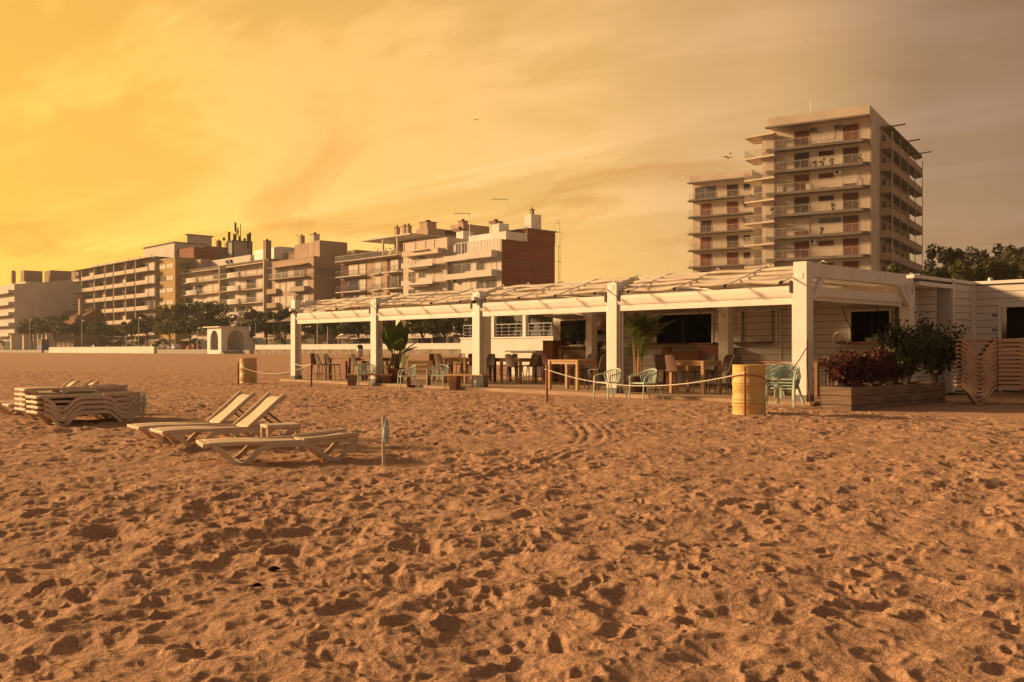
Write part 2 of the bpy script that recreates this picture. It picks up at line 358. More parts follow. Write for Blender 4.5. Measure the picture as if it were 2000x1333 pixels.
# ------------------------------------------------------------------ sand: one sheet, trodden near the camera
def frac(a): return a - np.floor(a)
def hsh(i, j, s): return frac(np.sin(i * 127.1 + j * 311.7 + s * 74.7) * 43758.5453)
def vnoise(x, y, s):
    i = np.floor(x); j = np.floor(y); fx = x - i; fy = y - j
    fx = fx * fx * (3 - 2 * fx); fy = fy * fy * (3 - 2 * fy)
    a = hsh(i, j, s); b = hsh(i + 1, j, s); c = hsh(i, j + 1, s); d = hsh(i + 1, j + 1, s)
    return (a + (b - a) * fx) * (1 - fy) + (c + (d - c) * fx) * fy - 0.5
def fbm(x, y, s, o=4, g=0.5):
    r = 0; a = 1.0
    for k in range(o):
        r = r + a * vnoise(x, y, s + k * 13.3); x = x * 2.03 + 5.1; y = y * 2.03 + 1.7; a *= g
    return r
def prints(x, y, cell, seed, L0, W0, depth, prob):
    ci = np.floor(x / cell); cj = np.floor(y / cell); pit = np.zeros_like(x); rim = np.zeros_like(x)
    for a in (-1, 0, 1):
        for b in (-1, 0, 1):
            i = ci + a; j = cj + b
            ok = hsh(i, j, seed) < prob
            px = (i + 0.15 + 0.7 * hsh(i, j, seed + 1)) * cell; py = (j + 0.15 + 0.7 * hsh(i, j, seed + 2)) * cell
            th = hsh(i, j, seed + 3) * 6.283; sz = 0.65 + 0.7 * hsh(i, j, seed + 4); dp = depth * (0.45 + 0.9 * hsh(i, j, seed + 5))
            dx = x - px; dy = y - py; c = np.cos(th); s = np.sin(th)
            e1 = (dx * c + dy * s) / (L0 * sz); e2 = (-dx * s + dy * c) / (W0 * sz)
            r = np.sqrt(e1 * e1 + e2 * e2)
            p = np.exp(-1.5 * r * r) * (1 + 0.35 * e1) * 1.05
            pit = np.maximum(pit, np.where(ok, p * dp, 0))
            q = np.exp(-((r - 1.22) / 0.24) ** 2) * (0.6 + 0.5 * e1)
            rim = np.maximum(rim, np.where(ok, q * dp * 0.55, 0))
    return rim - pit
def tracks(x, y):
    """wheel ruts bending in front of the bar"""
    h = np.zeros_like(x)
    for line in ([(880, 920), (1000, 905), (1075, 884), (1130, 866), (1143, 850), (1128, 835), (1112, 825)], [(930, 930), (1060, 905), (1130, 884), (1180, 866), (1190, 850), (1172, 836), (1160, 828)]):
        P = chaikin([tuple(gp(a, b))[:2] for a, b in line], 3)
        for off in (-0.07, 0.07):
            d = np.full_like(x, 9.0)
            for (ax, ay), (bx, by) in zip(P[:-1], P[1:]):
                dx = bx - ax; dy = by - ay; t = np.clip(((x - ax) * dx + (y - ay) * dy) / (dx * dx + dy * dy), 0, 1)
                d = np.minimum(d, np.hypot(x - ax - t * dx + off, y - ay - t * dy))
            h -= 0.011 * (0.5 + vnoise(x * 3, y * 3, 7)) * 2 * np.exp(-(d / 0.035) ** 2); h += 0.007 * np.exp(-((d - 0.08) / 0.04) ** 2)
    return h
def micro(x, y):
    d = np.hypot(x, y)
    wx = x + 0.10 * fbm(x * 2.6, y * 2.6, 3, 5, 0.6); wy = y + 0.10 * fbm(x * 2.6 + 40, y * 2.6, 8, 5, 0.6)
    lx = -((x - O.x) * U.x + (y - O.y) * U.y); ly = (x - O.x) * V.x + (y - O.y) * V.y
    calm = 1 - 0.75 * sst(-2.5, -0.4, ly) * (1 - sst(8, 14, ly)) * sst(-26, -24, lx)
    h = prints(wx, wy, 0.30, 11, 0.105, 0.058, 0.019, 0.7)
    h += prints(wx + 7.3, wy + 3.1, 0.20, 23, 0.070, 0.043, 0.015, 0.7)
    h += prints(wx + 1.7, wy + 9.1, 0.115, 37, 0.036, 0.024, 0.007, 0.6)
    h += prints(wx + 4.7, wy + 2.1, 0.62, 51, 0.20, 0.11, 0.026, 0.45)
    h += 0.045 * fbm(x * 0.8, y * 0.8, 61, 3) + 0.012 * fbm(x * 4.0, y * 4.0, 71, 4, 0.55)
    h += 0.085 * (0.25 - np.abs(fbm(wx * 1.9, wy * 2.3, 81, 2, 0.4))) + 0.052 * (0.25 - np.abs(fbm(wx * 4.4, wy * 5.2, 84, 2, 0.4))) + 0.016 * (0.25 - np.abs(fbm(wx * 11, wy * 12, 87, 2, 0.5))) + 0.006 * fbm(x * 22, y * 22, 91, 2)
    h = h * calm + tracks(x, y)
    amp = np.clip(0.86 + 0.75 * fbm(x * 0.42, y * 0.42, 99, 3), 0.42, 1.3)
    return h * amp * (1 - 0.9 * sst(45, 80, d)) + 0.09 * fbm(x * 0.11, y * 0.11, 5, 2) * sst(4, 12, d) * (1 - sst(45, 80, d)) * 0.6

def zat(x, y, fine=True):
    a = np.array([float(x)]); b = np.array([float(y)])
    return float((ground(a, b) + (0.35 * micro(a, b) if fine else 0))[0])
def make_sand():
    r = [0.9]
    while r[-1] < 60: r.append(r[-1] * (1.0075 if r[-1] < 2.6 else 1.0036))
    while r[-1] < 3000: r.append(r[-1] * 1.05)
    r = np.array(r)
    a = np.concatenate([np.linspace(-150, -50, 60), np.linspace(-49, -32.2, 160), np.linspace(-32, 32, 940), np.linspace(32.2, 49, 160), np.linspace(50, 150, 60)])
    a = np.radians(a); nr, na = len(r), len(a)
    X = (r[:, None] * np.sin(a)[None]).ravel(); Y = (r[:, None] * np.cos(a)[None]).ravel()
    Z = ground(X, Y); near = np.hypot(X, Y) < 90
    Z[near] += micro(X[near], Y[near])
    i = np.arange(nr - 1)[:, None] * na; k = np.arange(na - 1)[None]
    q = (i + k).ravel(); fc = np.stack([q, q + 1, q + na + 1, q + na], 1)
    m = bpy.data.materials.new('beach_sand'); m.use_nodes = True; N = m.node_tree.nodes; L = m.node_tree.links; b = N['Principled BSDF']
    b.inputs['Roughness'].default_value = 0.95; b.inputs['Specular IOR Level'].default_value = 0.12
    tc = N.new('ShaderNodeTexCoord'); P = tc.outputs['Object']
    def noise(s, det=5, ro=0.6):
        n = N.new('ShaderNodeTexNoise'); n.inputs['Scale'].default_value = s; n.inputs['Detail'].default_value = det; n.inputs['Roughness'].default_value = ro; L.new(P, n.inputs['Vector']); return n.outputs['Fac']
    def rmp(f, st):
        n = N.new('ShaderNodeValToRGB'); e = n.color_ramp.elements
        for k_, (p_, c_) in enumerate(st): e[k_].position = p_; e[k_].color = (*c_, 1)
        L.new(f, n.inputs[0]); return n.outputs[0]
    def mul(f, a_, b_):
        n = N.new('ShaderNodeMix'); n.data_type = 'RGBA'; n.blend_type = 'MULTIPLY'; n.inputs['Factor'].default_value = f; L.new(a_, n.inputs['A']); L.new(b_, n.inputs['B']); return n.outputs['Result']
    c = rmp(noise(0.7, 6), [(0.3, (0.455, 0.291, 0.198)), (0.7, (0.585, 0.375, 0.256))])
    c = mul(1, c, rmp(noise(9, 6, 0.7), [(0.3, (0.86, 0.84, 0.82)), (0.7, (1.1, 1.1, 1.1))]))
    c = mul(1, c, rmp(noise(110, 4, 0.85), [(0.34, (0.42, 0.39, 0.36)), (0.66, (1.38, 1.36, 1.32))]))
    L.new(c, b.inputs['Base Color'])
    def bmp(f, st, di, prev=None):
        n = N.new('ShaderNodeBump'); n.inputs['Strength'].default_value = st; n.inputs['Distance'].default_value = di; L.new(f, n.inputs['Height'])
        if prev: L.new(prev, n.inputs['Normal'])
        return n.outputs[0]
    n1 = bmp(noise(2.2, 7, 0.66), 0.6, 0.22); n2 = bmp(noise(24, 4, 0.6), 0.6, 0.012, n1); n3 = bmp(noise(120, 4, 0.8), 0.9, 0.007, n2)
    L.new(n3, b.inputs['Normal'])
    o = arr_mesh('sand', np.stack([X, Y, Z], 1), fc, m, smooth=True)
    tag(o, 'trodden orange brown beach sand covered in footprints', 'sand', kind='structure')
make_sand()
# ------------------------------------------------------------------ beach bar pergola
BAY = 5.75; PD = 5.6; LEN = BAY * 4
base = loc2w(0, 0)
pg = empty('pergola', (base.x, base.y, 0), RZ, 'long white timber pergola of the beach bar with folded cream roof fabric', 'pergola')
def post(x, y, h, w=0.30, dpt=0.30):
    b = MB().box(x - w, x, y, y + dpt, 0.17, h)
    for k in range(1, 3): b.box(x - w - 0.0025, x + 0.0025, y + dpt * k / 3 - 0.004, y + dpt * k / 3 + 0.004, 0.17, h - 0.02)
    p = b.build('post', 'white', pg, 0.008)
    MB().box(x - w - 0.02, x + 0.02, y - 0.02, y + dpt + 0.02, -0.3, 0.17).build('post_base', 'greybase', p, 0.01)
    return p
for i in range(5):
    x = -BAY * i
    p = post(x, 0, 3.26 if i in (0, 4) else 3.06, 0.34)
    # steel head bracket carrying the roof rails
    b = MB().box(x - 0.22, x - 0.12, 0.05, 1.3, 3.02, 3.10).box(x - 0.25, x - 0.09, -0.012, 0.1, 2.86, 3.0)
    b.build('head_bracket', 'white', p, 0.006)
    post(x, PD - 0.3, 3.0, 0.36 if i in (1, 4) else 0.28)
# long beams
MB().box(-LEN, 0, PD - 0.22, PD - 0.06, 2.72, 3.145).build('rear_beam', 'white', pg, 0.008)  # raised upwards to block sun slipping over the ceiling fabric
for x in (-0.30, -LEN + 0.06): MB().box(x, x + 0.22, 0.302, PD - 0.31, 2.93, 3.25).build('side_beam', 'white', pg, 0.008)
MB().box(-LEN, -0.36, 1.28, 1.42, 3.16, 3.30).build('ridge_beam', 'white', pg, 0.01)
# knee braces of the end frame
for y0, y1 in ((0.32, 0.78), (PD - 0.32, PD - 0.85)):
    MB().beam((-0.045, y0, 2.42), (-0.045, y1, 2.93), 0.10, 0.12, (1, 0, 0)).build('knee_brace', 'white', pg, 0.006)
for i in (1, 2, 3):
    MB().beam((-BAY * i - 0.14, PD - 0.32, 2.25), (-BAY * i - 0.14, PD - 0.95, 2.9), 0.08, 0.1, (1, 0, 0)).build('knee_brace', 'white', pg, 0.006)
rg = random.Random(5)
for i in range(4):
    x1 = -BAY * i - 0.345; x0 = -BAY * (i + 1) + 0.005
    # screen cassette and its bottom bar
    prof = [(0.02, 2.715), (-0.02, 2.70), (-0.035, 2.62), (-0.02, 2.50), (0.0, 2.45), (0.16, 2.45), (0.16, 2.715)]
    MB().prism([(x0 + 0.01, y + 0.04, z) for y, z in prof], (x1 - x0 - 0.02, 0, 0)).build('screen_box', 'screen', pg)
    MB().box(x0 + 0.01, x1 - 0.01, 0.06, 0.15, 2.28, 2.448).build('bottom_bar', 'white', pg, 0.01)
    for xx in (x0 + 0.002, x1 - 0.062): MB().box(xx, xx + 0.06, 0.05, 0.12, 0.05, 2.446).build('guide_rail', 'alu', pg)
    for xx in (x0 + 0.03, x1 - 0.09): MB().box(xx, xx + 0.06, -0.02, 0.02, 2.55, 2.83).build('screen_bracket', 'dark', pg)
    # folded roof fabric: pleats pushed together on the slope, each with its own sag
    nx = 44; vs = []; fs = []; prof = [(0.0, 0.0), (-0.06, 0.012), (-0.13, 0.016), (-0.20, 0.012), (-0.26, 0.0), (-0.305, -0.018), (-0.325, -0.045), (-0.315, -0.072), (-0.27, -0.088), (-0.21, -0.080)]; m_ = len(prof)
    for q in range(4):
        ph = [rg.uniform(0, 6.28) for _ in range(4)]; o_ = len(vs); loose = rg.uniform(0.6, 1.3)
        for a in range(nx + 1):
            fx = a / nx; x = x0 + 0.02 + (x1 - x0 - 0.04) * fx
            dz = loose * (0.022 * math.sin(fx * 7.5 + ph[0]) + 0.014 * math.sin(fx * 19 + ph[1])); dy = 0.03 * math.sin(fx * 5 + ph[2])
            for (py_, pz_) in prof: w = min(1, -py_ / 0.25); vs.append((x, 1.30 - 0.295 * q + py_ + dy * w, 3.275 - 0.122 * q + pz_ + dz * w - 0.02 * w * math.sin(fx * PI)))
        fs += [(o_ + a * m_ + b, o_ + (a + 1) * m_ + b, o_ + (a + 1) * m_ + b + 1, o_ + a * m_ + b + 1) for a in range(nx) for b in range(m_ - 1)]
    arr_mesh('roof_fabric', np.array(vs), np.array(fs), 'fabric', pg, True)
    # flat part behind the ridge, slack between the rafters
    vs = []; nx, ns = 36, 10
    for a in range(nx + 1):
        for b in range(ns + 1):
            fx = a / nx; t = b / ns
            vs.append((x0 + 0.02 + (x1 - x0 - 0.04) * fx, 1.43 + (PD - 1.5) * t, 3.22 - 0.12 * abs(math.sin(fx * PI * 4)) * 0.5 - 0.18 * t))
    fs = np.array([(a * (ns + 1) + b, (a + 1) * (ns + 1) + b, (a + 1) * (ns + 1) + b + 1, a * (ns + 1) + b + 1) for a in range(nx) for b in range(ns)])
    arr_mesh('ceiling_fabric', np.array(vs), fs, 'fabric', pg, True)
    for k in range(4):
        x = x1 - 0.03 - k * (BAY - 0.36) / 3.55
        b = MB().tube([(x, 1.36, 3.345), (x, -0.42, 2.775)], 0.018, 8).cyl((x, -0.40, 2.787), (x, -0.48, 2.76), 0.04)
        rl = b.build('roof_rail', 'white', pg)
        MB().cyl((x, -0.465, 2.765), (x, -0.50, 2.753), 0.043).build('rail_cap', 'dark', rl)
        MB().tube([(x - 0.02, 1.36, 3.33), (x + 0.05, 1.30, 3.37), (x + 0.12, 1.28, 3.36), (x + 0.16, 1.3, 3.31)], 0.012, 6).build('cable_loop', 'alu', rl)
        MB().box(x - 0.03, x + 0.03, 1.43, PD - 0.23, 3.01, 3.08).build('rafter', 'white', pg)
    # hanging folds caught on the slope
    for k in range(2):
        a = rg.uniform(x0 + 0.4, x1 - 2.2); ln = rg.uniform(1.2, 2.4); t = rg.uniform(0.25, 0.9); y = 1.30 - 1.2 * t; z = 3.25 - 0.5 * t
        MB().tube([(a + ln * q / 8, y - 0.05, z - 0.02 - 0.05 * math.sin(q / 8 * PI) + 0.03 * math.sin(q * 1.7)) for q in range(9)], 0.055, 8).build('fabric_fold', 'fabric', pg)
# woven blind end at the near corner of the slope
MB().box(-0.95, -0.36, 0.32, 0.36, 2.74, 3.02).build('woven_blind', 'canvas', pg)
# side screen of the end bay
MB().prism([(-0.24, 0.31, 2.70), (-0.11, 0.31, 2.70), (-0.10, 0.31, 2.50), (-0.13, 0.31, 2.45), (-0.24, 0.31, 2.45)], (0, PD - 0.63, 0)).build('screen_box', 'screen', pg)
MB().box(-0.22, -0.15, 0.31, PD - 0.31, 2.38, 2.448).build('bottom_bar', 'white', pg, 0.008)
# camera domes on a post
for i, px in ((2, 0), (4, 0)):
    c = empty('security_camera', loc2w(-BAY * i - 0.17, -0.08, 2.86), RZ, ['', '', 'small white dome camera on the middle front post of the pergola', '', 'small white dome camera on the far left front post of the pergola'][i], 'camera', 'dome cameras on the pergola')
    MB().box(-0.07, 0.07, -0.06, 0.065, -0.06, 0.06).build('housing', 'white', c, 0.01)
    MB().lathe([(0.0, -0.17), (0.04, -0.16), (0.065, -0.12), (0.07, -0.06)], 16).build('dome', 'dark', c)
# deck
dk = empty('timber_deck', (base.x, base.y, 0), RZ, 'low pale timber deck under the pergola', 'deck')
b = MB()
y = -0.12
while y < 7.0:
    b.box(-LEN - 0.9, 0.25, y, y + 0.137, -0.02, 0.02); y += 0.145
b.build('boards', 'deck', dk)
MB().box(-LEN - 0.92, 0.27, -0.16, -0.122, -0.25, 0.015).box(-LEN - 0.95, -LEN - 0.92, -0.16, 7.0, -0.25, 0.015).build('edge_board', 'deck', dk)
MB().box(-LEN - 0.9, 0.25, -0.115, 7.0, -0.25, -0.03).build('joists', 'groove', dk)

# ------------------------------------------------------------------ kiosk behind the deck
KY = 7.0
ko = loc2w(0, KY)
kk = empty('bar_kiosk', (ko.x, ko.y, 0), RZ, 'white clapboard bar kiosk behind the pergola with serving hatches', 'kiosk')
KL = -15.1; KH = 3.15
def clad(b, x0, x1, z0, z1, y, step=0.205):
    z = z0
    while z < z1 - 0.01:
        t = min(z + step - 0.014, z1)
        b.add([(x0, y - 0.022, z), (x1, y - 0.022, z), (x1, y - 0.010, t), (x0, y - 0.010, t), (x0, y, z), (x1, y, z), (x1, y, t), (x0, y, t)],
              [(0, 1, 2, 3), (0, 4, 5, 1), (3, 2, 6, 7), (0, 3, 7, 4), (1, 5, 6, 2)])
        z += step
hat = [(on_v(1283, KY), on_v(1391, KY), 1.46, 2.45), (on_v(1663, KY), on_v(1738, KY), 1.46, 2.36), (on_v(1096, KY), on_v(1150, KY), 1.42, 2.36)]
hat.sort()
wb = MB(); bk = MB(); x = KL
for (a, c, z0, z1) in hat:
    clad(wb, x, a, 0.05, KH, 0); clad(wb, a, c, 0.05, z0, 0); clad(wb, a, c, z1, KH, 0)
    bk.box(x, a, 0.001, 0.08, 0.02, KH).box(a, c, 0.001, 0.08, 0.02, z0).box(a, c, 0.001, 0.08, z1, KH); x = c
clad(wb, x, 0, 0.05, KH, 0); bk.box(x, 0, 0.001, 0.08, 0.02, KH)
wb.build('wall', 'clad', kk); bk.build('wall_backing', 'groove', kk)
MB().box(KL, 0.0, 2.32, 2.4, 0.02, KH).box(KL, KL + 0.08, 0.09, 2.31, 0.02, KH).build('rear_wall', 'whitewall', kk)
MB().box(KL + 0.081, -0.081, 0.1, 2.3, 0.9, 0.92).box(KL + 0.09, -0.09, 2.28, 2.315, 0.02, KH).build('inner_shade', 'void', kk)  # near-black sheets painted as the unlit inside of the kiosk
MB().box(KL - 0.15, 0.05, -1.52, 2.5, KH + 0.003, KH + 0.10).build('roof', 'white', kk, 0.01)  # front overhang stretched to block sun from the kiosk wall
for j, (a, c, z0, z1) in enumerate(hat):
    h = MB().box(a - 0.07, a, -0.05, 0.03, z0 - 0.05, z1 + 0.07).box(c, c + 0.07, -0.05, 0.03, z0 - 0.05, z1 + 0.07).box(a, c, -0.05, 0.03, z1, z1 + 0.07).build('hatch_frame', 'white', kk, 0.006)
    MB().box(a - 0.3, c + 0.3, -0.38, -0.055, z0 - 0.055, z0 - 0.003).build('counter_shelf', 'redwood', h, 0.006)
    # raised flap with its two stays
    f = MB().beam(((a + c) / 2, -0.02, z1 + 0.10), ((a + c) / 2, -0.95, z1 + 0.20), c - a + 0.1, 0.05).build('hatch_flap', 'clad', h, 0.006)
    for xx in (a + 0.06, c - 0.06): MB().tube([(xx, -0.03, z0 + 0.25), (xx, -0.72, z1 + 0.12)], 0.014, 6).build('stay', 'dark', f)
    # fittings inside
    w = c - a
    MB().box(a + w * 0.30, a + w * 0.34, 0.5, 0.55, 1.0, 2.6).build('inner_post', 'shutterdk', kk); MB().box(a + w * .62, a + w * .95, 1.6, 1.7, 0.95, 2.3).build('inner_cupboard', 'shutterdk', kk)
# screen lit by nothing: a dark tray and bottles' shelf in the side hatch
a, c, z0, z1 = hat[-1]
MB().box(a + 0.35, c - 0.08, 0.15, 0.45, z0, z0 + 0.12).build('serving_tray', 'stool', kk, 0.01)
# closed hatch and door in the wall
a, c = on_v(1449, KY), on_v(1517, KY)
h = MB().box(a - 0.06, a, -0.055, -0.02, 1.42, 2.52).box(c, c + 0.06, -0.055, -0.02, 1.42, 2.52).box(a, c, -0.055, -0.02, 2.46, 2.52).build('closed_hatch', 'white', kk, 0.005)
for xx in (a + 0.1, c - 0.1): MB().tube([(xx, -0.06, 1.5), (xx, -0.075, 2.42)], 0.016, 6).box(xx - 0.03, xx + 0.03, -0.09, -0.05, 2.42, 2.47).build('stay', 'dark', h)
MB().box(a - 0.35, c - 0.1, -0.3, -0.057, 1.43, 1.48).build('counter_shelf', 'redwood', h, 0.006)
a, c = on_v(1528, KY), on_v(1556, KY)
d = MB().box(a - 0.05, a, -0.05, -0.02, 0.03, 2.6).box(c, c + 0.05, -0.05, -0.02, 0.03, 2.6).box(a, c, -0.05, -0.02, 2.55, 2.6).build('door_frame', 'white', kk, 0.005)
MB().cyl((c - 0.08, -0.03, 1.05), (c - 0.08, -0.09, 1.05), 0.025).build('door_handle', 'alu', d)

# end wall of the kiosk running inland, with a recess under its eave
so_ = loc2w(0, 0)
an = empty('store_cabin', (so_.x, so_.y, 0), RZ, 'white clapboard store cabin beyond the planter with a dark opening and hinged door', 'cabin')
def clad_x(b, y0, y1, z0, z1, x, step=0.205):
    z = z0
    while z < z1 - 0.01:
        t = min(z + step - 0.014, z1)
        b.add([(x + 0.022, y0, z), (x + 0.022, y1, z), (x + 0.010, y1, t), (x + 0.010, y0, t), (x, y0, z), (x, y1, z), (x, y1, t), (x, y0, t)],
              [(0, 1, 2, 3), (0, 4, 5, 1), (3, 2, 6, 7), (0, 3, 7, 4), (1, 5, 6, 2)])
        z += step
b = MB(); clad_x(b, 5.75, 7.86, 0.05, 2.95, -0.5); clad_x(b, 7.95, 9.40, 0.05, 3.14, 0.06)
clad(b, 0.09, 8.5, 0.05, 2.45, 9.36) if False else None
dx0, dx1 = on_v(1957, 9.4), 6.2
clad(b, 0.12, dx0 - 0.95, 0.05, 3.14, 9.40); clad(b, dx0 - 0.95, dx1 + 0.1, 2.52, 3.14, 9.40); clad(b, dx0 - 0.95, dx0 - 0.1, 0.05, 2.50, 9.395); clad(b, dx0, dx1, 0.05, 1.2, 9.40); clad(b, dx1 + 0.1, 8.5, 0.05, 3.14, 9.40)
b.build('wall', 'clad', an)
MB().box(-0.499, 0.056, 7.84, 7.868, 0.0, 2.955).build('return_wall', 'clad', an)
MB().box(-0.62, -0.501, 5.75, 7.86, 0.0, 2.95).box(-0.62, 0.059, 7.87, 9.399, 0.0, 3.14).box(0.06, dx0 - 0.1, 9.402, 9.5, 0, 3.14).box(dx0 - 0.1, dx1 + 0.1, 9.402, 9.5, 2.46, 3.14).box(dx0, dx1, 9.402, 9.5, 0, 1.2).box(dx1 + 0.1, 8.5, 9.402, 9.5, 0, 3.14).box(-0.6, 8.5, 11.9, 12, 0, 3.1).box(8.4, 8.5, 9.51, 11.9, 0, 3.1).build('wall_backing', 'groove', an)
MB().box(dx0 - 0.3, dx1 + 0.3, 10.6, 10.65, 0, 3.0).build('interior_shade', 'void', an)  # near-black sheet painted as shade behind the frame
MB().box(-0.72, 0.10, 5.70, 7.9, 2.96, 3.08).box(-0.65, 8.6, 9.30, 12.1, 3.145, 3.24).box(-0.65, 0.12, 7.91, 9.29, 3.145, 3.24).build('roof', 'white', an, 0.01)
MB().box(-0.02, 0.10, 7.87, 7.99, 0.0, 3.14).box(0.03, 0.13, 9.28, 9.40, 0.0, 3.14).build('corner_trim', 'white', an, 0.006)
fr = MB().box(dx0 - 0.09, dx0 - 0.001, 9.33, 9.41, 0.03, 2.45).box(dx1, dx1 + 0.09, 9.33, 9.41, 0.03, 2.45).box(dx0 - 0.09, dx1 + 0.09, 9.33, 9.41, 2.451, 2.53).build('opening_frame', 'white', an, 0.006)
dr = MB().box(dx0 - 0.93, dx0 - 0.90, 9.36, 9.39, 0.05, 2.5).box(dx0 - 0.22, dx0 - 0.19, 9.36, 9.39, 0.05, 2.5).box(dx0 - 0.90, dx0 - 0.22, 9.36, 9.39, 2.47, 2.5).build('door', 'white', an, 0.004)
for z in (1.75, 2.18):
    MB().box(dx0 - 0.23, dx0 - 0.205, 9.34, 9.36, z, z + 0.1).tube([(dx0 - 0.2, 9.345, z + 0.05), (dx0 - 0.05, 9.345, z + 0.05)], 0.015, 6).build('hinge', 'dark', dr)
MB().lathe([(0.0, 0.12), (0.05, 0.11), (0.07, 0.06), (0.07, 0)], 12, 0.5, 9.5).build('roof_vent', 'alu', an).location = (0, 0, 3.24)

# ------------------------------------------------------------------ bar corner on the left of the kiosk
def at(px, py, z): return gp(px, py, z)
p = pt(1085, 690, 33.5)
lx0, ly0 = on_v(1087, 5.9), 5.9
lx1 = on_v(1147, 5.9)
w0 = loc2w(lx0, ly0)
bc = empty('bar_counter', (w0.x, w0.y, 0.02), RZ, 'grey bar counter with a thin dark top and plants on it', 'counter')
MB().box(0.05, lx1 - lx0, 0.05, 0.7, 0, 1.29).build('front_panel', 'greywood', bc, 0.01)
MB().box(0.12, 0.26, -0.02, 0.048, 0, 1.29).build('corner_board', 'wood', bc, 0.006)
MB().box(-0.12, lx1 - lx0 + 0.1, -0.1, 0.8, 1.292, 1.34).build('counter_top', 'stoolleg', bc, 0.008)
q = loc2w(lx0 + 1.5, ly0 + 0.25); nb = empty('napkin_box', (q.x, q.y, 1.36), RZ, 'small white box standing on the bar counter', 'box')
MB().box(-0.17, 0.17, -0.1, 0.1, 0, 0.19).build('box', 'white', nb, 0.01); MB().box(-0.12, 0.12, -0.06, 0.06, 0.19, 0.2).build('slot', 'dark', nb)
q = loc2w(lx0 + 0.95, ly0 + 0.2); tr = empty('serving_tray', (q.x, q.y, 1.36), RZ, 'flat pale tray lying on the bar counter', 'tray')
MB().box(-0.4, 0.3, -0.1, 0.1, 0, 0.05).build('base', 'blind', tr, 0.008); MB().box(-0.4, -0.38, -0.1, 0.1, 0.05, 0.08).box(0.28, 0.3, -0.1, 0.1, 0.05, 0.08).build('rim', 'blind', tr)
q = pt(1070, 700, 36); cb = empty('wooden_cabinet', (q.x, q.y, 0.02), RZ, 'tall reddish wooden cabinet left of the bar counter', 'cabinet')
MB().box(-0.28, 0.28, 0, 0.5, 0, 1.53).build('body', 'skin', cb, 0.01); MB().box(-0.31, 0.31, -0.03, 0.53, 1.53, 1.56).build('top', 'redwood', cb)
for z in (0.35, 0.72, 1.09): MB().box(-0.25, 0.25, -0.015, -0.001, z, z + 0.33).build('drawer', 'skin', cb, 0.004)
q = pt(1018, 700, 45); wc = empty('white_counter', (q.x, q.y, -0.05), RZ, 'low white block counter in front of the terrace wall', 'counter')
MB().box(-0.75, 0.75, 0, 0.8, 0, 1.18).build('block', 'whitewall', wc, 0.02); MB().box(-1.05, 1.05, -0.1, 0.9, 1.182, 1.25).build('top', 'greybase', wc, 0.01)
q = loc2w(on_v(1284, 6.3), 6.3); sb = empty('back_bench', (q.x, q.y, 0.02), RZ, 'long dark wooden back bench under the open kiosk hatch', 'bench')
MB().box(0.2, 2.6, 0, 0.5, 0.5, 1.16).build('bench_body', 'wood2', sb, 0.01); MB().box(1.75, 2.75, -0.05, 0.52, 0.55, 1.36).build('crate', 'redwood', sb, 0.01)
for x in (0.2, 2.5): MB().box(x, x + 0.06, 0.02, 0.46, 0, 0.498).build('leg', 'redwood', sb)
MB().tube([(0.1, 0.25, 1.18), (0.35, 0.25, 1.19)], 0.12, 10).build('cushion', 'skin', sb)

# tap, bottles and small things of the bar
q = loc2w(on_v(1641, 5.9), 5.9, 0.02); t = empty('swan_neck_tap', q, RZ, 'tall swan-neck tap on a white stand behind the red shrubs', 'tap')
MB().box(-0.3, 0.3, -0.2, 0.2, 0, 0.98).build('stand', 'white', t, 0.01)
MB().tube([(-0.22, 0, 0.98), (-0.22, 0, 1.5)] + [(-0.0 - 0.22 * math.cos(PI * k / 10), 0, 1.5 + 0.22 * math.sin(PI * k / 10)) for k in range(1, 11)] + [(0.22, 0, 1.4)], 0.018, 8).build('neck', 'alu', t)
for i in range(9):
    a, c, z0, z1 = hat[0]; rr = random.Random(i); x = a + 0.12 + i * (c - a - 0.2) / 9; w_ = loc2w(x, KY + 0.35 + 0.12 * (i % 3), z0 + 0.003)
    t = empty('bottle', w_, 0, 'dark bottle standing in the kiosk hatch behind the bar counter', 'bottle', 'bottles in the kiosk hatch'); h = rr.uniform(0.26, 0.36)
    MB().lathe([(0, 0), (0.04, 0), (0.042, h * 0.6), (0.015, h * 0.78), (0.014, h), (0, h)], 12).build('glass_body', ['stool2', 'leafB', 'redwood'][i % 3], t); MB().cyl((0, 0, h), (0, 0, h + 0.025), 0.016, n=8).build('cap', 'dark', t)
a, c, z0, z1 = hat[0]
MB().box(a + 0.02, c - 0.02, 0.15, 0.75, z0 - 0.05, z0).build('inner_counter', 'stoolleg', kk)
# ------------------------------------------------------------------ furniture of the bar
def uloc(lx, ly, z=0.02): return loc2w(lx, ly, z)
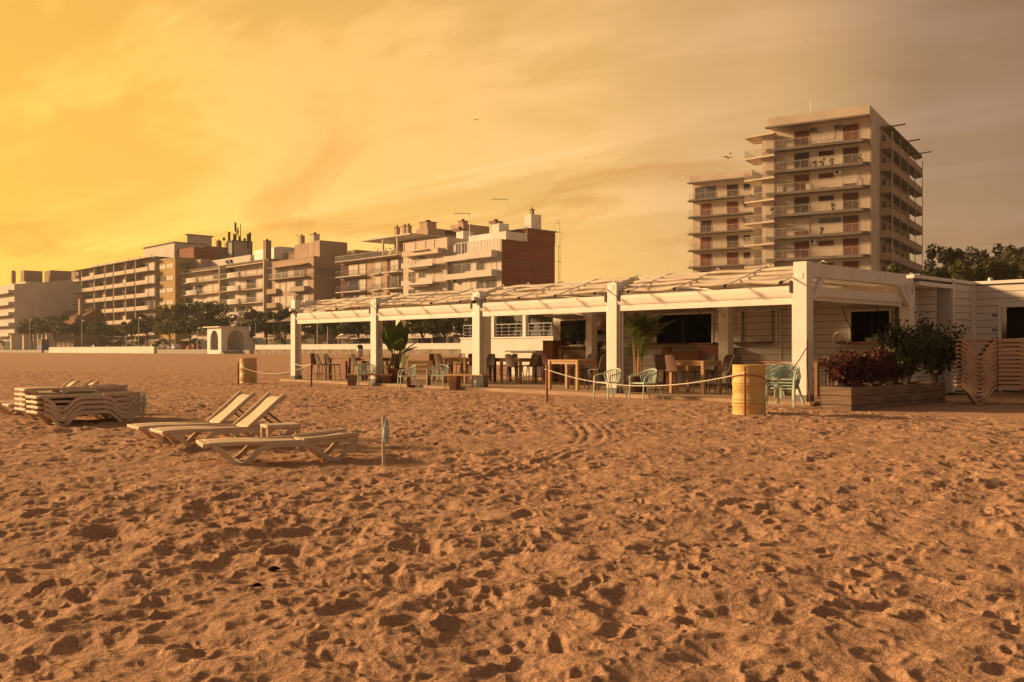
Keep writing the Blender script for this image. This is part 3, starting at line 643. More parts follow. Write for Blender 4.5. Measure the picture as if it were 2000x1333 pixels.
# counter-height chair with a tapering shell back
def make_high_chair(m, ml):
    t = empty('bar_chair', (0, 0, 0), 0, 'x', 'chair')
    MB().box(-0.21, 0.21, -0.21, 0.2, 0.60, 0.64).build('seat', m, t, 0.015)
    b = MB(); n = 7; vs = []; fs = []
    for k in range(n):
        f = k / (n - 1); z = 0.62 + 0.44 * f; y = 0.19 + 0.10 * f + 0.03 * f * f; w = 0.205 - 0.035 * f - (0.05 if k == n - 1 else 0)
        for yy in (0, 0.025):
            for q in range(5):
                u = -1 + q / 2; vs.append((u * w, y + yy - 0.035 * (1 - u * u) * -1 * (1 if True else 0) + 0.02, z))
    for k in range(n - 1):
        for q in range(4):
            a = k * 10 + q; fs.append((a, a + 1, a + 11, a + 10)); a += 5; fs.append((a, a + 10, a + 11, a + 1))
        fs += [(k * 10, k * 10 + 10, k * 10 + 15, k * 10 + 5), (k * 10 + 4, k * 10 + 9, k * 10 + 19, k * 10 + 14)]
    for q in range(4): fs += [(q, q + 5, q + 6, q + 1), ((n - 1) * 10 + q, (n - 1) * 10 + q + 1, (n - 1) * 10 + q + 6, (n - 1) * 10 + q + 5)]
    b.add(vs, fs, False).build('backrest', m, t, 0.006)
    for sx in (-1, 1):
        for sy in (-1, 1):
            MB().tube([(sx * 0.175, sy * 0.17, 0.60), (sx * 0.215, sy * 0.23, 0.0)], 0.017, 6, 0.013).build('leg', ml, t)
    MB().tube([(-0.2, -0.2, 0.24), (0.2, -0.2, 0.24)], 0.011, 6).tube([(-0.2, 0.2, 0.24), (0.2, 0.2, 0.24)], 0.011, 6).build('footrest', ml, t)
    return t
chairs = {'taupe': make_high_chair('stool', 'stoolleg'), 'brown': make_high_chair('stool2', 'redwood')}
def make_table(m, ml, L, D, H):
    t = empty('bar_table', (0, 0, 0), 0, 'x', 'table')
    b = MB(); n = 5
    for k in range(n): b.box(0, L, D * k / n + 0.003, D * (k + 1) / n - 0.003, H - 0.04, H)
    b.build('tabletop', m, t, 0.004)
    MB().box(0.06, L - 0.06, 0.03, 0.05, H - 0.13, H - 0.042).box(0.06, L - 0.06, D - 0.05, D - 0.03, H - 0.13, H - 0.042).box(0.03, 0.05, 0.06, D - 0.06, H - 0.13, H - 0.042).box(L - 0.05, L - 0.03, 0.06, D - 0.06, H - 0.13, H - 0.042).build('apron', m, t)
    for x in (0, L - 0.09):
        for y in (0, D - 0.09): MB().box(x, x + 0.09, y, y + 0.09, 0, H - 0.041).build('leg', ml, t, 0.005)
    return t
tabs = [  # x, y, length, depth, mats, label
    (-9.09, 0.67, 1.25, 0.85, 'wood', 'wood', 'pale wooden bar table behind the rope post in the middle bay'),
    (-4.90, 1.23, 1.15, 0.85, 'wood', 'wood', 'pale wooden bar table left of the near ochre drum'),
    (-2.55, 2.0, 1.7, 0.85, 'wood2', 'wood2', 'brown wooden bar table behind the stack of mint chairs'),
    (-14.30, 3.4, 1.10, 0.85, 'wood', 'wood', 'pale wooden bar table left of the rope post table, with brown chairs'),
    (-15.75, 3.38, 1.20, 0.85, 'wood2', 'redwood', 'dark-legged bar table just right of the middle pergola post'),
    (-15.60, 1.84, 1.20, 0.85, 'wood', 'wood', 'pale wooden bar table behind the grey-block bench'),
    (-21.9, 0.9, 1.5, 0.85, 'wood2', 'redwood', 'red-legged bar table in the far left bay'),
    (-20.0, 1.2, 1.4, 0.85, 'wood2', 'redwood', 'red-legged bar table beside the second pergola post from the far end'),
    (-11.0, 3.6, 1.2, 0.85, 'wood2', 'wood2', 'brown bar table in the shade before the wooden cabinet'),
    (-18.9, 3.9, 1.2, 0.85, 'wood2', 'wood2', 'brown bar table behind the potted banana plant'),
]
for (x, y, L, D, m, ml, lb) in tabs:
    t = make_table(m, ml, L, D, 0.90); t.location = uloc(x, y); t.rotation_euler.z = RZ; t['label'] = lb; t['group'] = 'bar tables under the pergola'
rc = random.Random(3)
seats = [  # kind, lx, ly, facing (degrees, 180 = looks inland), label
    ('taupe', -7.35, 1.05, -95, 'taupe bar chair drawn up to the open end of the rope post table'),
    ('taupe', -8.75, 1.95, 0, 'taupe bar chair behind the left leg of the rope post table'),
    ('taupe', -8.15, 1.98, 4, 'taupe bar chair behind the right leg of the rope post table'),
    ('taupe', -3.35, 1.75, -98, 'taupe bar chair tilted out beside the near ochre drum'),
    ('taupe', -4.65, 2.5, 4, 'taupe bar chair behind the table left of the drum, on its left'),
    ('brown', -4.05, 2.45, -6, 'brown bar chair behind the table left of the drum, on its right'),
    ('brown', -5.35, 1.7, 88, 'brown bar chair between the areca palm and the table left of the drum'),
    ('brown', -6.0, 2.5, 60, 'brown bar chair half hidden by the areca palm'),
    ('taupe', -2.1, 3.15, 5, 'taupe bar chair behind the brown table, seen just right of the drum top'),
    ('taupe', -1.2, 3.15, -4, 'taupe bar chair behind the brown table, seen above the mint chair stack'),
    ('taupe', -0.95, 2.45, -80, 'taupe bar chair beside the near corner post'),
    ('brown', -13.95, 4.55, 3, 'brown bar chair behind the pale table between rope post and middle post'),
    ('taupe', -12.85, 3.75, -84, 'taupe bar chair right of the pale table between rope post and middle post'),
    ('brown', -11.4, 3.2, 170, 'brown bar chair seen from behind in front of the cabinet'),
    ('brown', -10.4, 3.2, 184, 'brown bar chair in front of the bar counter post'),
    ('taupe', -11.35, 4.75, 0, 'taupe bar chair on the far side of the shaded table'),
    ('taupe', -15.1, 4.55, -5, 'taupe bar chair behind the dark-legged table'),
    ('brown', -16.15, 3.9, 84, 'brown bar chair hidden behind the middle pergola post'),
    ('taupe', -16.05, 2.2, 95, 'taupe bar chair left of the table behind the grey-block bench'),
    ('taupe', -15.3, 2.95, 0, 'taupe bar chair behind the table at the grey-block bench'),
    ('taupe', -14.6, 3.0, 8, 'taupe bar chair between two tables left of the middle pergola post'),
    ('brown', -22.4, 0.75, 100, 'brown bar chair nearest the far left pergola post'),
    ('taupe', -21.4, 0.40, 172, 'taupe bar chair on the near side of the far left table'),
    ('taupe', -20.9, 2.05, 6, 'taupe bar chair on the far side of the far left table'),
    ('taupe', -18.35, 1.45, -92, 'broad taupe bar chair left of the second pergola post from the far end'),
    ('brown', -19.5, 2.35, -4, 'brown bar chair behind the red-legged table beside the second post'),
    ('brown', -18.6, 4.9, 2, 'brown bar chair behind the banana plant, on its left'),
    ('taupe', -17.6, 4.6, -70, 'taupe bar chair behind the banana plant, on its right'),
    ('taupe', -21.0, 0.55, 178, 'taupe bar chair with its back to the sand before the far left table'),
    ('taupe', -19.4, 0.75, 172, 'taupe bar chair with its back to the sand at the second red-legged table'),
    ('taupe', -12.6, 2.6, 178, 'taupe bar chair with its back to the sand before the wooden cabinet'),
    ('brown', -14.9, 1.3, 182, 'brown bar chair with its back to the sand behind the grey-block bench'),
    ('brown', -4.3, 0.85, 176, 'brown bar chair with its back to the sand at the table left of the drum'),
    ('brown', -17.0, 2.6, 70, 'brown bar chair behind the slatted pine bench'),
]
for (k, lx, ly, a, lb) in seats:
    o = place(chairs[k], uloc(lx, ly), RZ + R(a + rc.uniform(-5, 5)), lb, 'bar chairs under the pergola')

# mint armchairs of tube and rope
def make_mint():
    t = empty('garden_armchair', (0, 0, 0), 0, 'x', 'chair')
    def rail(f):  # f 0..1 round the back from the left arm end to the right arm end
        a = PI * (1.0 - f)
        x = 0.315 * math.cos(a) * (1.0 if abs(math.cos(a)) < 1 else 1); yb = 0.27 * math.sin(a) ** 0.8 if math.sin(a) > 0 else 0
        return Vector((x * 1.02, yb - 0.02, 0.655 + 0.135 * math.sin(a) ** 1.2))
    pts = [(-0.30, -0.27, 0.44), (-0.325, -0.26, 0.58), (-0.335, -0.20, 0.632)] + [tuple(rail(k / 18)) for k in range(19)] + [(0.335, -0.20, 0.632), (0.325, -0.26, 0.58), (0.30, -0.27, 0.44)]
    MB().tube(chaikin(pts, 1), 0.0185, 8).build('arm_rail', 'mint', t)
    st = [(-0.27, -0.26), (0.27, -0.26), (0.26, 0.1), (0.17, 0.22), (0.0, 0.25), (-0.17, 0.22), (-0.26, 0.1)]
    MB().prism([(x, y, 0.415) for x, y in st], (0, 0, 0.035)).build('seat', 'mintseat', t, 0.012)
    for sx in (-1, 1):
        MB().tube([(sx * 0.30, -0.27, 0.45), (sx * 0.305, -0.30, 0.0)], 0.0185, 8).build('leg', 'mint', t)
        MB().tube([(sx * 0.22, 0.19, 0.43), (sx * 0.30, 0.36, 0.0)], 0.0185, 8).build('leg', 'mint', t)
    b = MB()
    for k in range(15):
        f = 0.06 + 0.88 * k / 14; p = rail(f); a = PI * (1 - f); q = Vector((0.235 * math.cos(a), 0.20 * math.sin(a) + 0.02, 0.43))
        for o_ in (-0.006, 0.006):
            b.tube([tuple(q + Vector((o_, 0, 0))), tuple(q.lerp(p, 0.5) + Vector((0.015 * math.cos(a) + o_, 0.03 * math.sin(a), 0))), tuple(p + Vector((o_, 0, 0)))], 0.0075, 5)
    b.build('rope_back', 'mintseat', t)
    return t
mint = make_mint()
def ground_at(px, py):
    p = gp(px, py, -0.03)
    for _ in range(4): p = gp(px, py, zat(p.x, p.y))
    return p
MG = 'mint rope armchairs in front of the bar'
for px, py, a, lb in [(1191, 779, -58, 'mint armchair at the foot of the second front pergola post'), (1261, 781, -62, 'mint armchair in front of the areca palm'),
                      (797, 761, -75, 'mint armchair before the slatted pine bench'), (858, 759, -25, 'mint armchair before the grey-block bench'),
                      (716, 753, 8, 'mint armchair behind the wedge-leg bench')]:
    p = ground_at(px, py); place(mint, (p.x, p.y, p.z - 0.01), R(a) + PI * 0, lb, MG)
ORD = ['lowest', 'second from the bottom', 'third from the bottom', 'fourth from the bottom', 'fifth from the bottom', 'sixth from the bottom', 'seventh from the bottom', 'eighth from the bottom', 'ninth from the bottom', 'tenth from the bottom', 'eleventh from the bottom', 'topmost']
def ordn(k, n): return 'topmost' if k == n - 1 else ORD[k]
p = ground_at(1534, 796)
for k in range(4):
    place(mint, (p.x - 0.02 * k, p.y - 0.028 * k, p.z - 0.01 + 0.066 * k), R(-35 + (-3, 2, -1, 4)[k]), '%s mint armchair in the stack beside the near corner post' % ordn(k, 4), 'stacked mint armchairs')
p = ground_at(1505, 784)
for k in range(3):
    place(mint, (p.x - 0.015 * k, p.y - 0.03 * k, p.z - 0.01 + 0.066 * k), R(-25 + (4, -2, 1)[k]), '%s mint armchair in the stack half hidden by the drum' % ordn(k, 3), 'stacked mint armchairs')

# benches
def gdir(pa, pb): d = pb - pa; return math.atan2(d.y, d.x)
a = ground_at(689, 753); b_ = ground_at(755, 753); L = (b_ - a).length
t = empty('wedge_bench', (a.x, a.y, (a.z + b_.z) / 2), gdir(a, b_), 'low wooden bench with wedge-shaped block legs and a pale plank', 'bench')
MB().box(-0.18, L + 0.22, -0.17, 0.17, 0.36, 0.41).build('plank', 'pine', t, 0.006)
for x in (0, L): MB().prism([(x - 0.18, -0.16, 0.358), (x + 0.18, -0.16, 0.358), (x + 0.10, -0.16, -0.02), (x - 0.16, -0.16, -0.02)], (0, 0.32, 0)).build('leg', 'wood2', t, 0.006)
a = ground_at(889, 761); b_ = ground_at(940, 762); L = (b_ - a).length
t = empty('plank_bench', (a.x, a.y, (a.z + b_.z) / 2), gdir(a, b_), 'plank bench with one wooden and one grey concrete block leg', 'bench')
MB().box(-0.35, L + 0.12, -0.17, 0.15, 0.44, 0.49).build('plank', 'pine', t, 0.006)
MB().prism([(-0.17, -0.16, 0.438), (0.15, -0.16, 0.438), (0.11, -0.16, -0.03), (-0.13, -0.16, -0.03)], (0, 0.32, 0)).build('leg', 'wood2', t, 0.006)
l2 = MB().box(L - 0.12, L + 0.16, -0.155, 0.18, -0.03, 0.438).build('leg', 'greybase', t, 0.008); l2['label'] = 'grey concrete block leg'
a = ground_at(792, 757); b_ = ground_at(838, 757); L = (b_ - a).length
t = empty('slatted_bench', (a.x + 0.05, a.y - 0.05, 0.0), gdir(a, b_), 'pine bench with a backrest of three broad slats', 'bench')
for k in range(3): MB().box(-0.03, L + 0.03, 0.32 + 0.03 * k, 0.35 + 0.03 * k, 0.42 + 0.155 * k, 0.54 + 0.155 * k).build('back_slat', 'pine', t, 0.005)
b = MB()
for k in range(3): b.box(-0.03, L + 0.03, -0.15 + 0.15 * k, -0.01 + 0.15 * k, 0.38, 0.42)
b.build('seat', 'pine', t, 0.005)
for x in (0.02, L - 0.10): MB().box(x, x + 0.08, -0.12, 0.28, -0.05, 0.379).build('leg', 'redwood', t)
for x in (0.06, L - 0.11): MB().beam((x, 0.36, 0.3), (x, 0.44, 0.86), 0.05, 0.04).build('back_post', 'wood2', t)

# ------------------------------------------------------------------ oil drums, stakes and ropes
def make_drum(m):
    t = empty('oil_drum', (0, 0, 0), 0, 'x', 'drum')
    pr = [(0.0, 0.90), (0.27, 0.90), (0.285, 0.905), (0.295, 0.93), (0.303, 0.935), (0.306, 0.92), (0.300, 0.905), (0.300, 0.74)]
    for z in (0.60, 0.565): pr += [(0.300, z + 0.03), (0.311, z + 0.012), (0.311, z - 0.004), (0.300, z - 0.018)]
    for z in (0.30, 0.24, 0.19): pr += [(0.300, z + 0.035), (0.313, z + 0.012), (0.313, z - 0.006), (0.300, z - 0.022)]
    pr += [(0.300, 0.05), (0.306, 0.03), (0.306, 0.0), (0.30, -0.06)]
    MB().lathe(pr[5:], 48).build('shell', m, t); MB().lathe(pr[:6], 48).build('lid', m, t)
    MB().cyl((0.16, 0.1, 0.90), (0.16, 0.1, 0.925), 0.035).build('bung', m, t)
    return t
p1 = ground_at(1463, 811); p1.z -= 0.0
d1 = make_drum('drum'); d1.location = p1; tag(d1, 'ochre oil drum standing before the near end of the bar', 'drum', 'oil drums on the sand')
p2 = ground_at(485, 750); d2 = make_drum('drum2'); d2.location = p2; d2.rotation_euler.z = 1; tag(d2, 'beige oil drum out on the sand beyond the raised loungers', 'drum', 'oil drums on the sand')
def stake(px, py, h, r, m, label, group='rope barrier stakes', lean=0.0):
    p = ground_at(px, py)
    t = empty('rope_stake', p, 0, label, 'stake', group)
    MB().tube([(0, 0, -0.2), (lean * 0.5, 0, h / 2), (lean, 0, h)], r, 8, r * 0.9).build('pole', m, t)
    MB().tube([(r * 1.25 * math.cos(q), r * 1.25 * math.sin(q), h - 0.10 + 0.01 * math.sin(3 * q)) for q in [2 * PI * k / 12 for k in range(13)]], 0.012, 6).build('knot', 'rope', t)
    return p, Vector((p.x + lean, p.y, p.z + h - 0.10))
_, kA = stake(1068, 787, 0.86, 0.032, 'stake', 'brown stake holding the long rope before the middle bay')
_, kB = stake(1455, 817, 0.90, 0.024, 'stake', 'slim stake leaning on the ochre drum', lean=-0.005)
_, kC = stake(465, 752, 0.78, 0.036, 'stake', 'brown stake beside the beige drum')
_, kD = stake(608, 758, 0.86, 0.030, 'redwood', 'dark red stake before the far left bay')
def rope(name, a, b, sag, r, m, label, loops=0):
    a = Vector(a); b = Vector(b); pts = []
    for k in range(33):
        f = k / 32; p = a.lerp(b, f); p.z -= sag * 4 * f * (1 - f); pts.append(tuple(p))
    o = MB().tube(pts, r, 6).build(name, m); return tag(o, label, 'rope', 'barrier ropes')
rope('barrier_rope', kA, kB, 0.30, 0.010, 'rope', 'pale rope sagging from the middle stake to the ochre drum')
rope('barrier_rope', kC, kD, 0.30, 0.010, 'rope', 'pale rope from the beige drum stake to the dark red stake')
pe = loc2w(-LEN - 0.36, 0.05, 0.75); rope('barrier_rope', kD, pe, 0.10, 0.011, 'rope', 'short rope from the dark red stake to the far left post')
pe = loc2w(-0.005, -0.02, 1.25); qd = Vector((p1.x + 0.30, p1.y + 0.05, p1.z + 0.62))
rope('barrier_rope', qd, pe, 0.22, 0.012, 'redrope', 'reddish rope rising from the drum to the near corner post')
pts = [(p1.x + 0.315 * math.cos(q), p1.y + 0.315 * math.sin(q), p1.z + 0.66 + 0.10 * math.cos(q + 2.0) * 0.9) for q in [2 * PI * k / 40 for k in range(41)]]
tag(MB().tube(pts, 0.010, 6).build('drum_lashing', 'redrope'), 'thin rope tied round the ochre drum', 'rope', 'barrier ropes')
a = loc2w(0.02, -0.05); z0 = zat(a.x, a.y)
tag(MB().tube([tuple(loc2w(0.045, -0.05, 1.45)), tuple(loc2w(0.06, -0.09, 0.9)), tuple(loc2w(0.08, -0.07, 0.35)), tuple(loc2w(0.22, -0.2, z0 + 0.02)), tuple(loc2w(0.3, -0.3, z0 + 0.015))], 0.016, 6).build('hose', 'redwood'), 'dark hose hanging down the shaded side of the corner post', 'hose')
# slim marker poles with little bags
def bag_pole(px, py, h, label, side):
    p = ground_at(px, py); t = empty('marker_pole', p, 0, label, 'pole', 'marker poles with turquoise bags')
    MB().tube([(0, 0, -0.2), (0, 0, h)], 0.0165, 10).build('pole', 'palestake', t)
    b = MB(); vs = []; fs = []; n = 12; rows = [(0.0, 0.010), (0.05, 0.018), (0.14, 0.028), (0.24, 0.032), (0.31, 0.022), (0.34, 0.008)]
    for i, (dz, rr) in enumerate(rows):
        for k in range(n):
            q = 2 * PI * k / n; w = 1 + 0.25 * math.sin(3 * q + i)
            vs.append((side * 0.030 + rr * w * math.cos(q), rr * 0.6 * w * math.sin(q) - 0.02, h - 0.02 - dz * 0.78))
    fs = [(i * n + k, i * n + (k + 1) % n, (i + 1) * n + (k + 1) % n, (i + 1) * n + k) for i in range(len(rows) - 1) for k in range(n)]
    b.add(vs, fs, True).build('bag', 'bag', t)
    return t
bag_pole(749, 911, 0.535 * 0.98, 'pale marker pole with a turquoise bag right of the flat lounger', 1)
bag_pole(279, 824, 0.50, 'pale marker pole with a turquoise bag at the stacked loungers', 1)

# ------------------------------------------------------------------ sun loungers
VL = [(0.10, 0.262), (0.22, 0.225), (0.38, 0.03), (0.50, 0.03), (0.70, 0.24), (0.82, 0.262)]
VR = [(1.24, 0.262), (1.36, 0.235), (1.57, 0.03), (1.69, 0.03), (1.86, 0.225), (1.95, 0.245)]
def make_lounger(ang, mp, ms, deep=0.0, bw=0.062, inw=0.0):
    t = empty('sun_lounger', (0, 0, 0), 0, 'x', 'sun lounger')
    W = 0.34
    for sy in (-1, 1):
        y0, y1 = (sy * W - 0.022 - (inw if sy > 0 else 0), sy * W + 0.022 + (inw if sy < 0 else 0))
        prof = [(x, z - deep * (0.262 - z) / 0.232) for x, z in chaikin(VL, 2) + chaikin(VR, 2)]
        MB().band(prof, bw, y0, y1).build('side_frame', mp, t, 0.008)
        MB().band([(0.02, 0.285), (0.5, 0.292), (1.24, 0.292), (1.6, 0.278), (1.95, 0.272)] if ang > 10 else [(0.02, 0.285), (0.5, 0.292), (1.24, 0.292), (1.95, 0.272)], 0.045, sy * (W - 0.05) - 0.026, sy * (W - 0.05) + 0.026).build('side_rail', mp, t, 0.01)
    MB().beam((0.02, -W - 0.01, 0.285), (0.02, W + 0.01, 0.285), 0.08, 0.05).build('foot_rail', mp, t, 0.012)
    for x, z in ((0.44, 0.045 - deep), (1.63, 0.045 - deep)): MB().beam((x, -W, z), (x, W, z), 0.06, 0.03).build('cross_bar', mp, t, 0.006)
    # bed of slats in a shallow hollow
    b = MB()
    n = 12
    vs = []
    for k in range(25):
        x = 0.05 + 1.19 * k / 24; z = 0.308 + 0.012 * math.sin(k / 24 * PI * 1.4 + 0.5)
        for j in range(9):
            y = -W + 0.06 + (2 * W - 0.12) * j / 8; vs.append((x, y, z - 0.016 * (1 - (2 * j / 8 - 1) ** 2)))
    b.add(vs, [(k * 9 + j, k * 9 + 9 + j, k * 9 + 10 + j, k * 9 + j + 1) for k in range(24) for j in range(8)], True)
    o = b.build('seat_bed', ms, t); md = o.modifiers.new('t', 'SOLIDIFY'); md.thickness = 0.03
    a = R(ang); hx, hz = 1.23, 0.305
    def bp(s, y, q=0.0): return (hx + s * math.cos(a) - q * math.sin(a), y, hz + s * math.sin(a) + q * math.cos(a))
    vs = []; LB = 0.74
    for k in range(17):
        s = LB * k / 16; q = 0.03 * math.sin(k / 16 * PI) * -0.6 + (-0.035 * max(0, (k - 13) / 3) ** 2)
        for j in range(9):
            y = -W + 0.06 + (2 * W - 0.12) * j / 8; vs.append(bp(s, y, q - 0.014 * (1 - (2 * j / 8 - 1) ** 2)))
    o = MB().add(vs, [(k * 9 + j, k * 9 + 9 + j, k * 9 + 10 + j, k * 9 + j + 1) for k in range(16) for j in range(8)], True).build('backrest', ms, t)
    md = o.modifiers.new('t', 'SOLIDIFY'); md.thickness = 0.03
    for sy in (-1, 1):
        MB().beam(bp(0, sy * (W - 0.03)), bp(LB, sy * (W - 0.03)), 0.045, 0.05, (-math.sin(a), 0, math.cos(a))).build('back_edge', mp, o, 0.008)
        if ang > 10:
            MB().tube([bp(LB * 0.5, sy * (W - 0.07), -0.02), (hx + 0.62, sy * (W - 0.07), 0.28)], 0.014, 6).build('strut', 'stoolleg', o)
    t.scale = (LS, LS, LS)
    return t
LS = 0.83
fl = make_lounger(4.5, 'lounger', 'sling'); rz_ = make_lounger(40, 'lounger', 'sling')
AX = math.atan2(0.745, 0.667)
def lounger_at(px, py, s0, proto, ax, label, dy=0.0, group='sun loungers on the sand'):
    """stands so that the near front foot (s0 along the lounger, on the camera side) is at the spot"""
    p = ground_at(px, py); c, s = math.cos(ax), math.sin(ax)
    x = p.x - LS * (s0 * c + 0.34 * s) ; y = p.y - LS * (s0 * s - 0.34 * c)
    return place(proto, (x, y, zat(x + c, y + s) - 0.015), ax, label, group)
lounger_at(470, 909, 0.44, fl, R(25), 'flat sun lounger in front of the two raised ones')
lounger_at(381, 880, 0.44, rz_, R(35), 'sun lounger with raised back in the middle of the trio')
lounger_at(331, 868, 0.44, rz_, R(35.5), 'sun lounger with raised back, rearmost of the trio')
# stacks
fs = make_lounger(1.5, 'lounger', 'sling')
def stack(px, py, ax, n, dz, proto, name, lift=0.0, gname='stacked sun loungers', offx=0.0):
    p = ground_at(px, py); c, s = math.cos(ax), math.sin(ax); sc = proto.scale.x; x = p.x - sc * (0.44 * c + 0.34 * s); y = p.y - sc * (0.44 * s - 0.34 * c)
    for k in range(n):
        j = random.uniform(-0.012, 0.012)
        place(proto, (x + j * c, y + j * s, p.z - 0.02 + lift + dz * k), ax + random.uniform(-0.006, 0.006), '%s lounger in %s' % (ordn(k, n), name), gname)
    return x, y, p.z
x, y, z = stack(122, 832, R(43), 4, 0.080, fs, 'the near stack by the marker pole')
c, s = math.cos(R(43)), math.sin(R(43))
q = Vector((x - s * 0.62, y + c * 0.62, 0))
for k in range(5):
    place(fs, (q.x, q.y, z + 0.080 * k), R(43 + (0.3, -0.4, 0.2, 0.5, -1.2)[k]), '%s lounger in the rear stack behind the near one' % ordn(k, 5), 'stacked sun loungers')
q = pt(96, 800, 17.8); place(rz_, (q.x - LS * 1.23 * math.cos(R(38)), q.y - LS * 1.23 * math.sin(R(38)), zat(q.x, q.y) - 0.01), R(38), 'lounger with raised back behind the stacks, leftmost of all', 'sun loungers on the sand')
q = pt(130, 800, 17.4); place(rz_, (q.x - LS * 1.20 * math.cos(R(38)), q.y - LS * 1.2 * math.sin(R(38)), zat(q.x, q.y) - 0.01), R(38), 'lounger with raised back tucked close behind the rear stack', 'sun loungers on the sand')
fr_ = make_lounger(1.0, 'rust', 'rust', 0.17, 0.056, 0.13); fr_.scale = (1.1, 1, 1)
x, y, z = stack(1913, 790, R(-19), 12, 0.098, fr_, 'the tall tan stack beside the planter', gname='tall stack of tan loungers', lift=0.17)
ca = 0.9455
tag(MB().tube([(x + 0.87 * ca + b_ * 0.326, y - 0.87 * 0.326 + b_ * ca, z + c_) for b_, c_ in ((-0.395, 0.04), (-0.40, 0.8), (-0.395, 1.56), (-0.2, 1.585), (0.38, 1.56))], 0.011, 6).build('strap', 'redwood'), 'brown strap tied round the tall tan lounger stack', 'strap')
# little beach table between the loungers
p = ground_at(546, 878); t = empty('side_table', (p.x, p.y + 0.05, p.z), R(30), 'small low plastic table behind the flat lounger', 'table')
MB().box(-0.21, 0.21, -0.16, 0.16, 0.26, 0.305).build('table_top', 'lounger', t, 0.012)
for sx in (-1, 1):
    for sy in (-1, 1): MB().box(sx * 0.18 - 0.022, sx * 0.18 + 0.022, sy * 0.13 - 0.022, sy * 0.13 + 0.022, -0.03, 0.259).build('leg', 'lounger', t, 0.006)
MB().box(-0.16, 0.16, -0.145, -0.12, 0.06, 0.105).box(-0.16, 0.16, 0.12, 0.145, 0.06, 0.105).build('stretcher', 'lounger', t)
# dark lumps stand in for small hole-like dark spots in the sand
for i, (px, py, lb) in enumerate([(497, 1147, 'dark lump marking a hole-like spot in the foreground sand'), (850, 868, 'small dark lump beside the wheel ruts'), (535, 1113, 'dark lump marking a hole-like spot above the foreground one')]):
    p = ground_at(px, py); rr = random.Random(i); pr = [(0.0, -0.01), (0.018, -0.008), (0.026, 0.004), (0.016, 0.011), (0.0, 0.013)]
    b = MB().lathe(pr, 12); b.v = [(x * (1.0 + 0.5 * math.sin(3 * y * 40 + i)), y * 0.6 + 0.01 * math.sin(x * 90), z * (1 + 0.4 * math.sin(x * 120 + i))) for x, y, z in b.v]
    o = b.build('dark_lump', 'lumpdark'); o.location = (p.x, p.y, zat(p.x, p.y, True) + 0.004); tag(o, lb, 'dark lump', 'dark lumps')
# ------------------------------------------------------------------ promenade, road, sea wall
def strip(name, ly0, ly1, z, m, label, kind, lx0=-420, lx1=260, zb=None):
    b = MB(); a = [loc2w(x, y, z) for x, y in ((lx0, ly0), (lx1, ly0), (lx1, ly1), (lx0, ly1))]
    b.prism([tuple(p) for p in reversed(a)], (0, 0, (zb if zb is not None else z - 1.5) - z))
    o = b.build(name, m); tag(o, label, name.replace('_', ' '), kind=kind); return o
strip('promenade', 52.3, 64, 1.28, 'paving', 'paved promenade above the beach', 'structure')
strip('road', 64.0, 74, 1.16, 'asphalt', 'asphalt seafront road behind the promenade', 'structure')
strip('pavement', 74.0, 130, 1.29, 'paving', 'pavement along the seafront buildings', 'structure')
def lane(name, lxa, lxb, ly, th, z0, z1, m, label, cat, group=None):
    P = loc2w(lxa, ly); t = empty(name, (P.x, P.y, 0), RZ, label, cat, group); L = lxb - lxa; n = max(1, int(L / 9)); b = MB()
    for k in range(n): b.box(L * k / n + 0.01, L * (k + 1) / n - 0.01, 0, th, z0, z1)
    b.build('wall', m, t, 0.02)
    MB().box(0, L, -0.04, th + 0.04, z1 + 0.003, z1 + 0.09).build('coping', 'white' if m == 'whitewall' else m, t, 0.02)
    return t
xA, xB, xC, xD = on_v(498, 51.7), on_v(1090, 51.7), on_v(95, 51.7), on_v(300, 51.7)
lane('sea_wall', xA, xB, 51.6, 0.5, 0.0, 1.26, 'stone', 'rough stone sea wall at the back of the beach', 'wall')
lane('parapet', xA, xB, 51.75, 0.35, 1.352, 1.98, 'whitewall', 'long white parapet on top of the stone sea wall', 'wall')
lane('parapet', xC, xD, 51.75, 0.4, 0.2, 1.86, 'whitewall', 'low white parapet with rounded end, far left of the arched pavilion', 'wall')
lane('sea_wall', -400, xC - 6, 51.9, 0.35, 0.2, 1.29, 'concrete', 'low concrete beach edge at the far left', 'wall')
lane('sea_wall', xD + 1, xA - 9, 51.9, 0.35, 0.2, 1.33, 'concrete', 'low concrete beach edge left of the arched pavilion', 'wall')

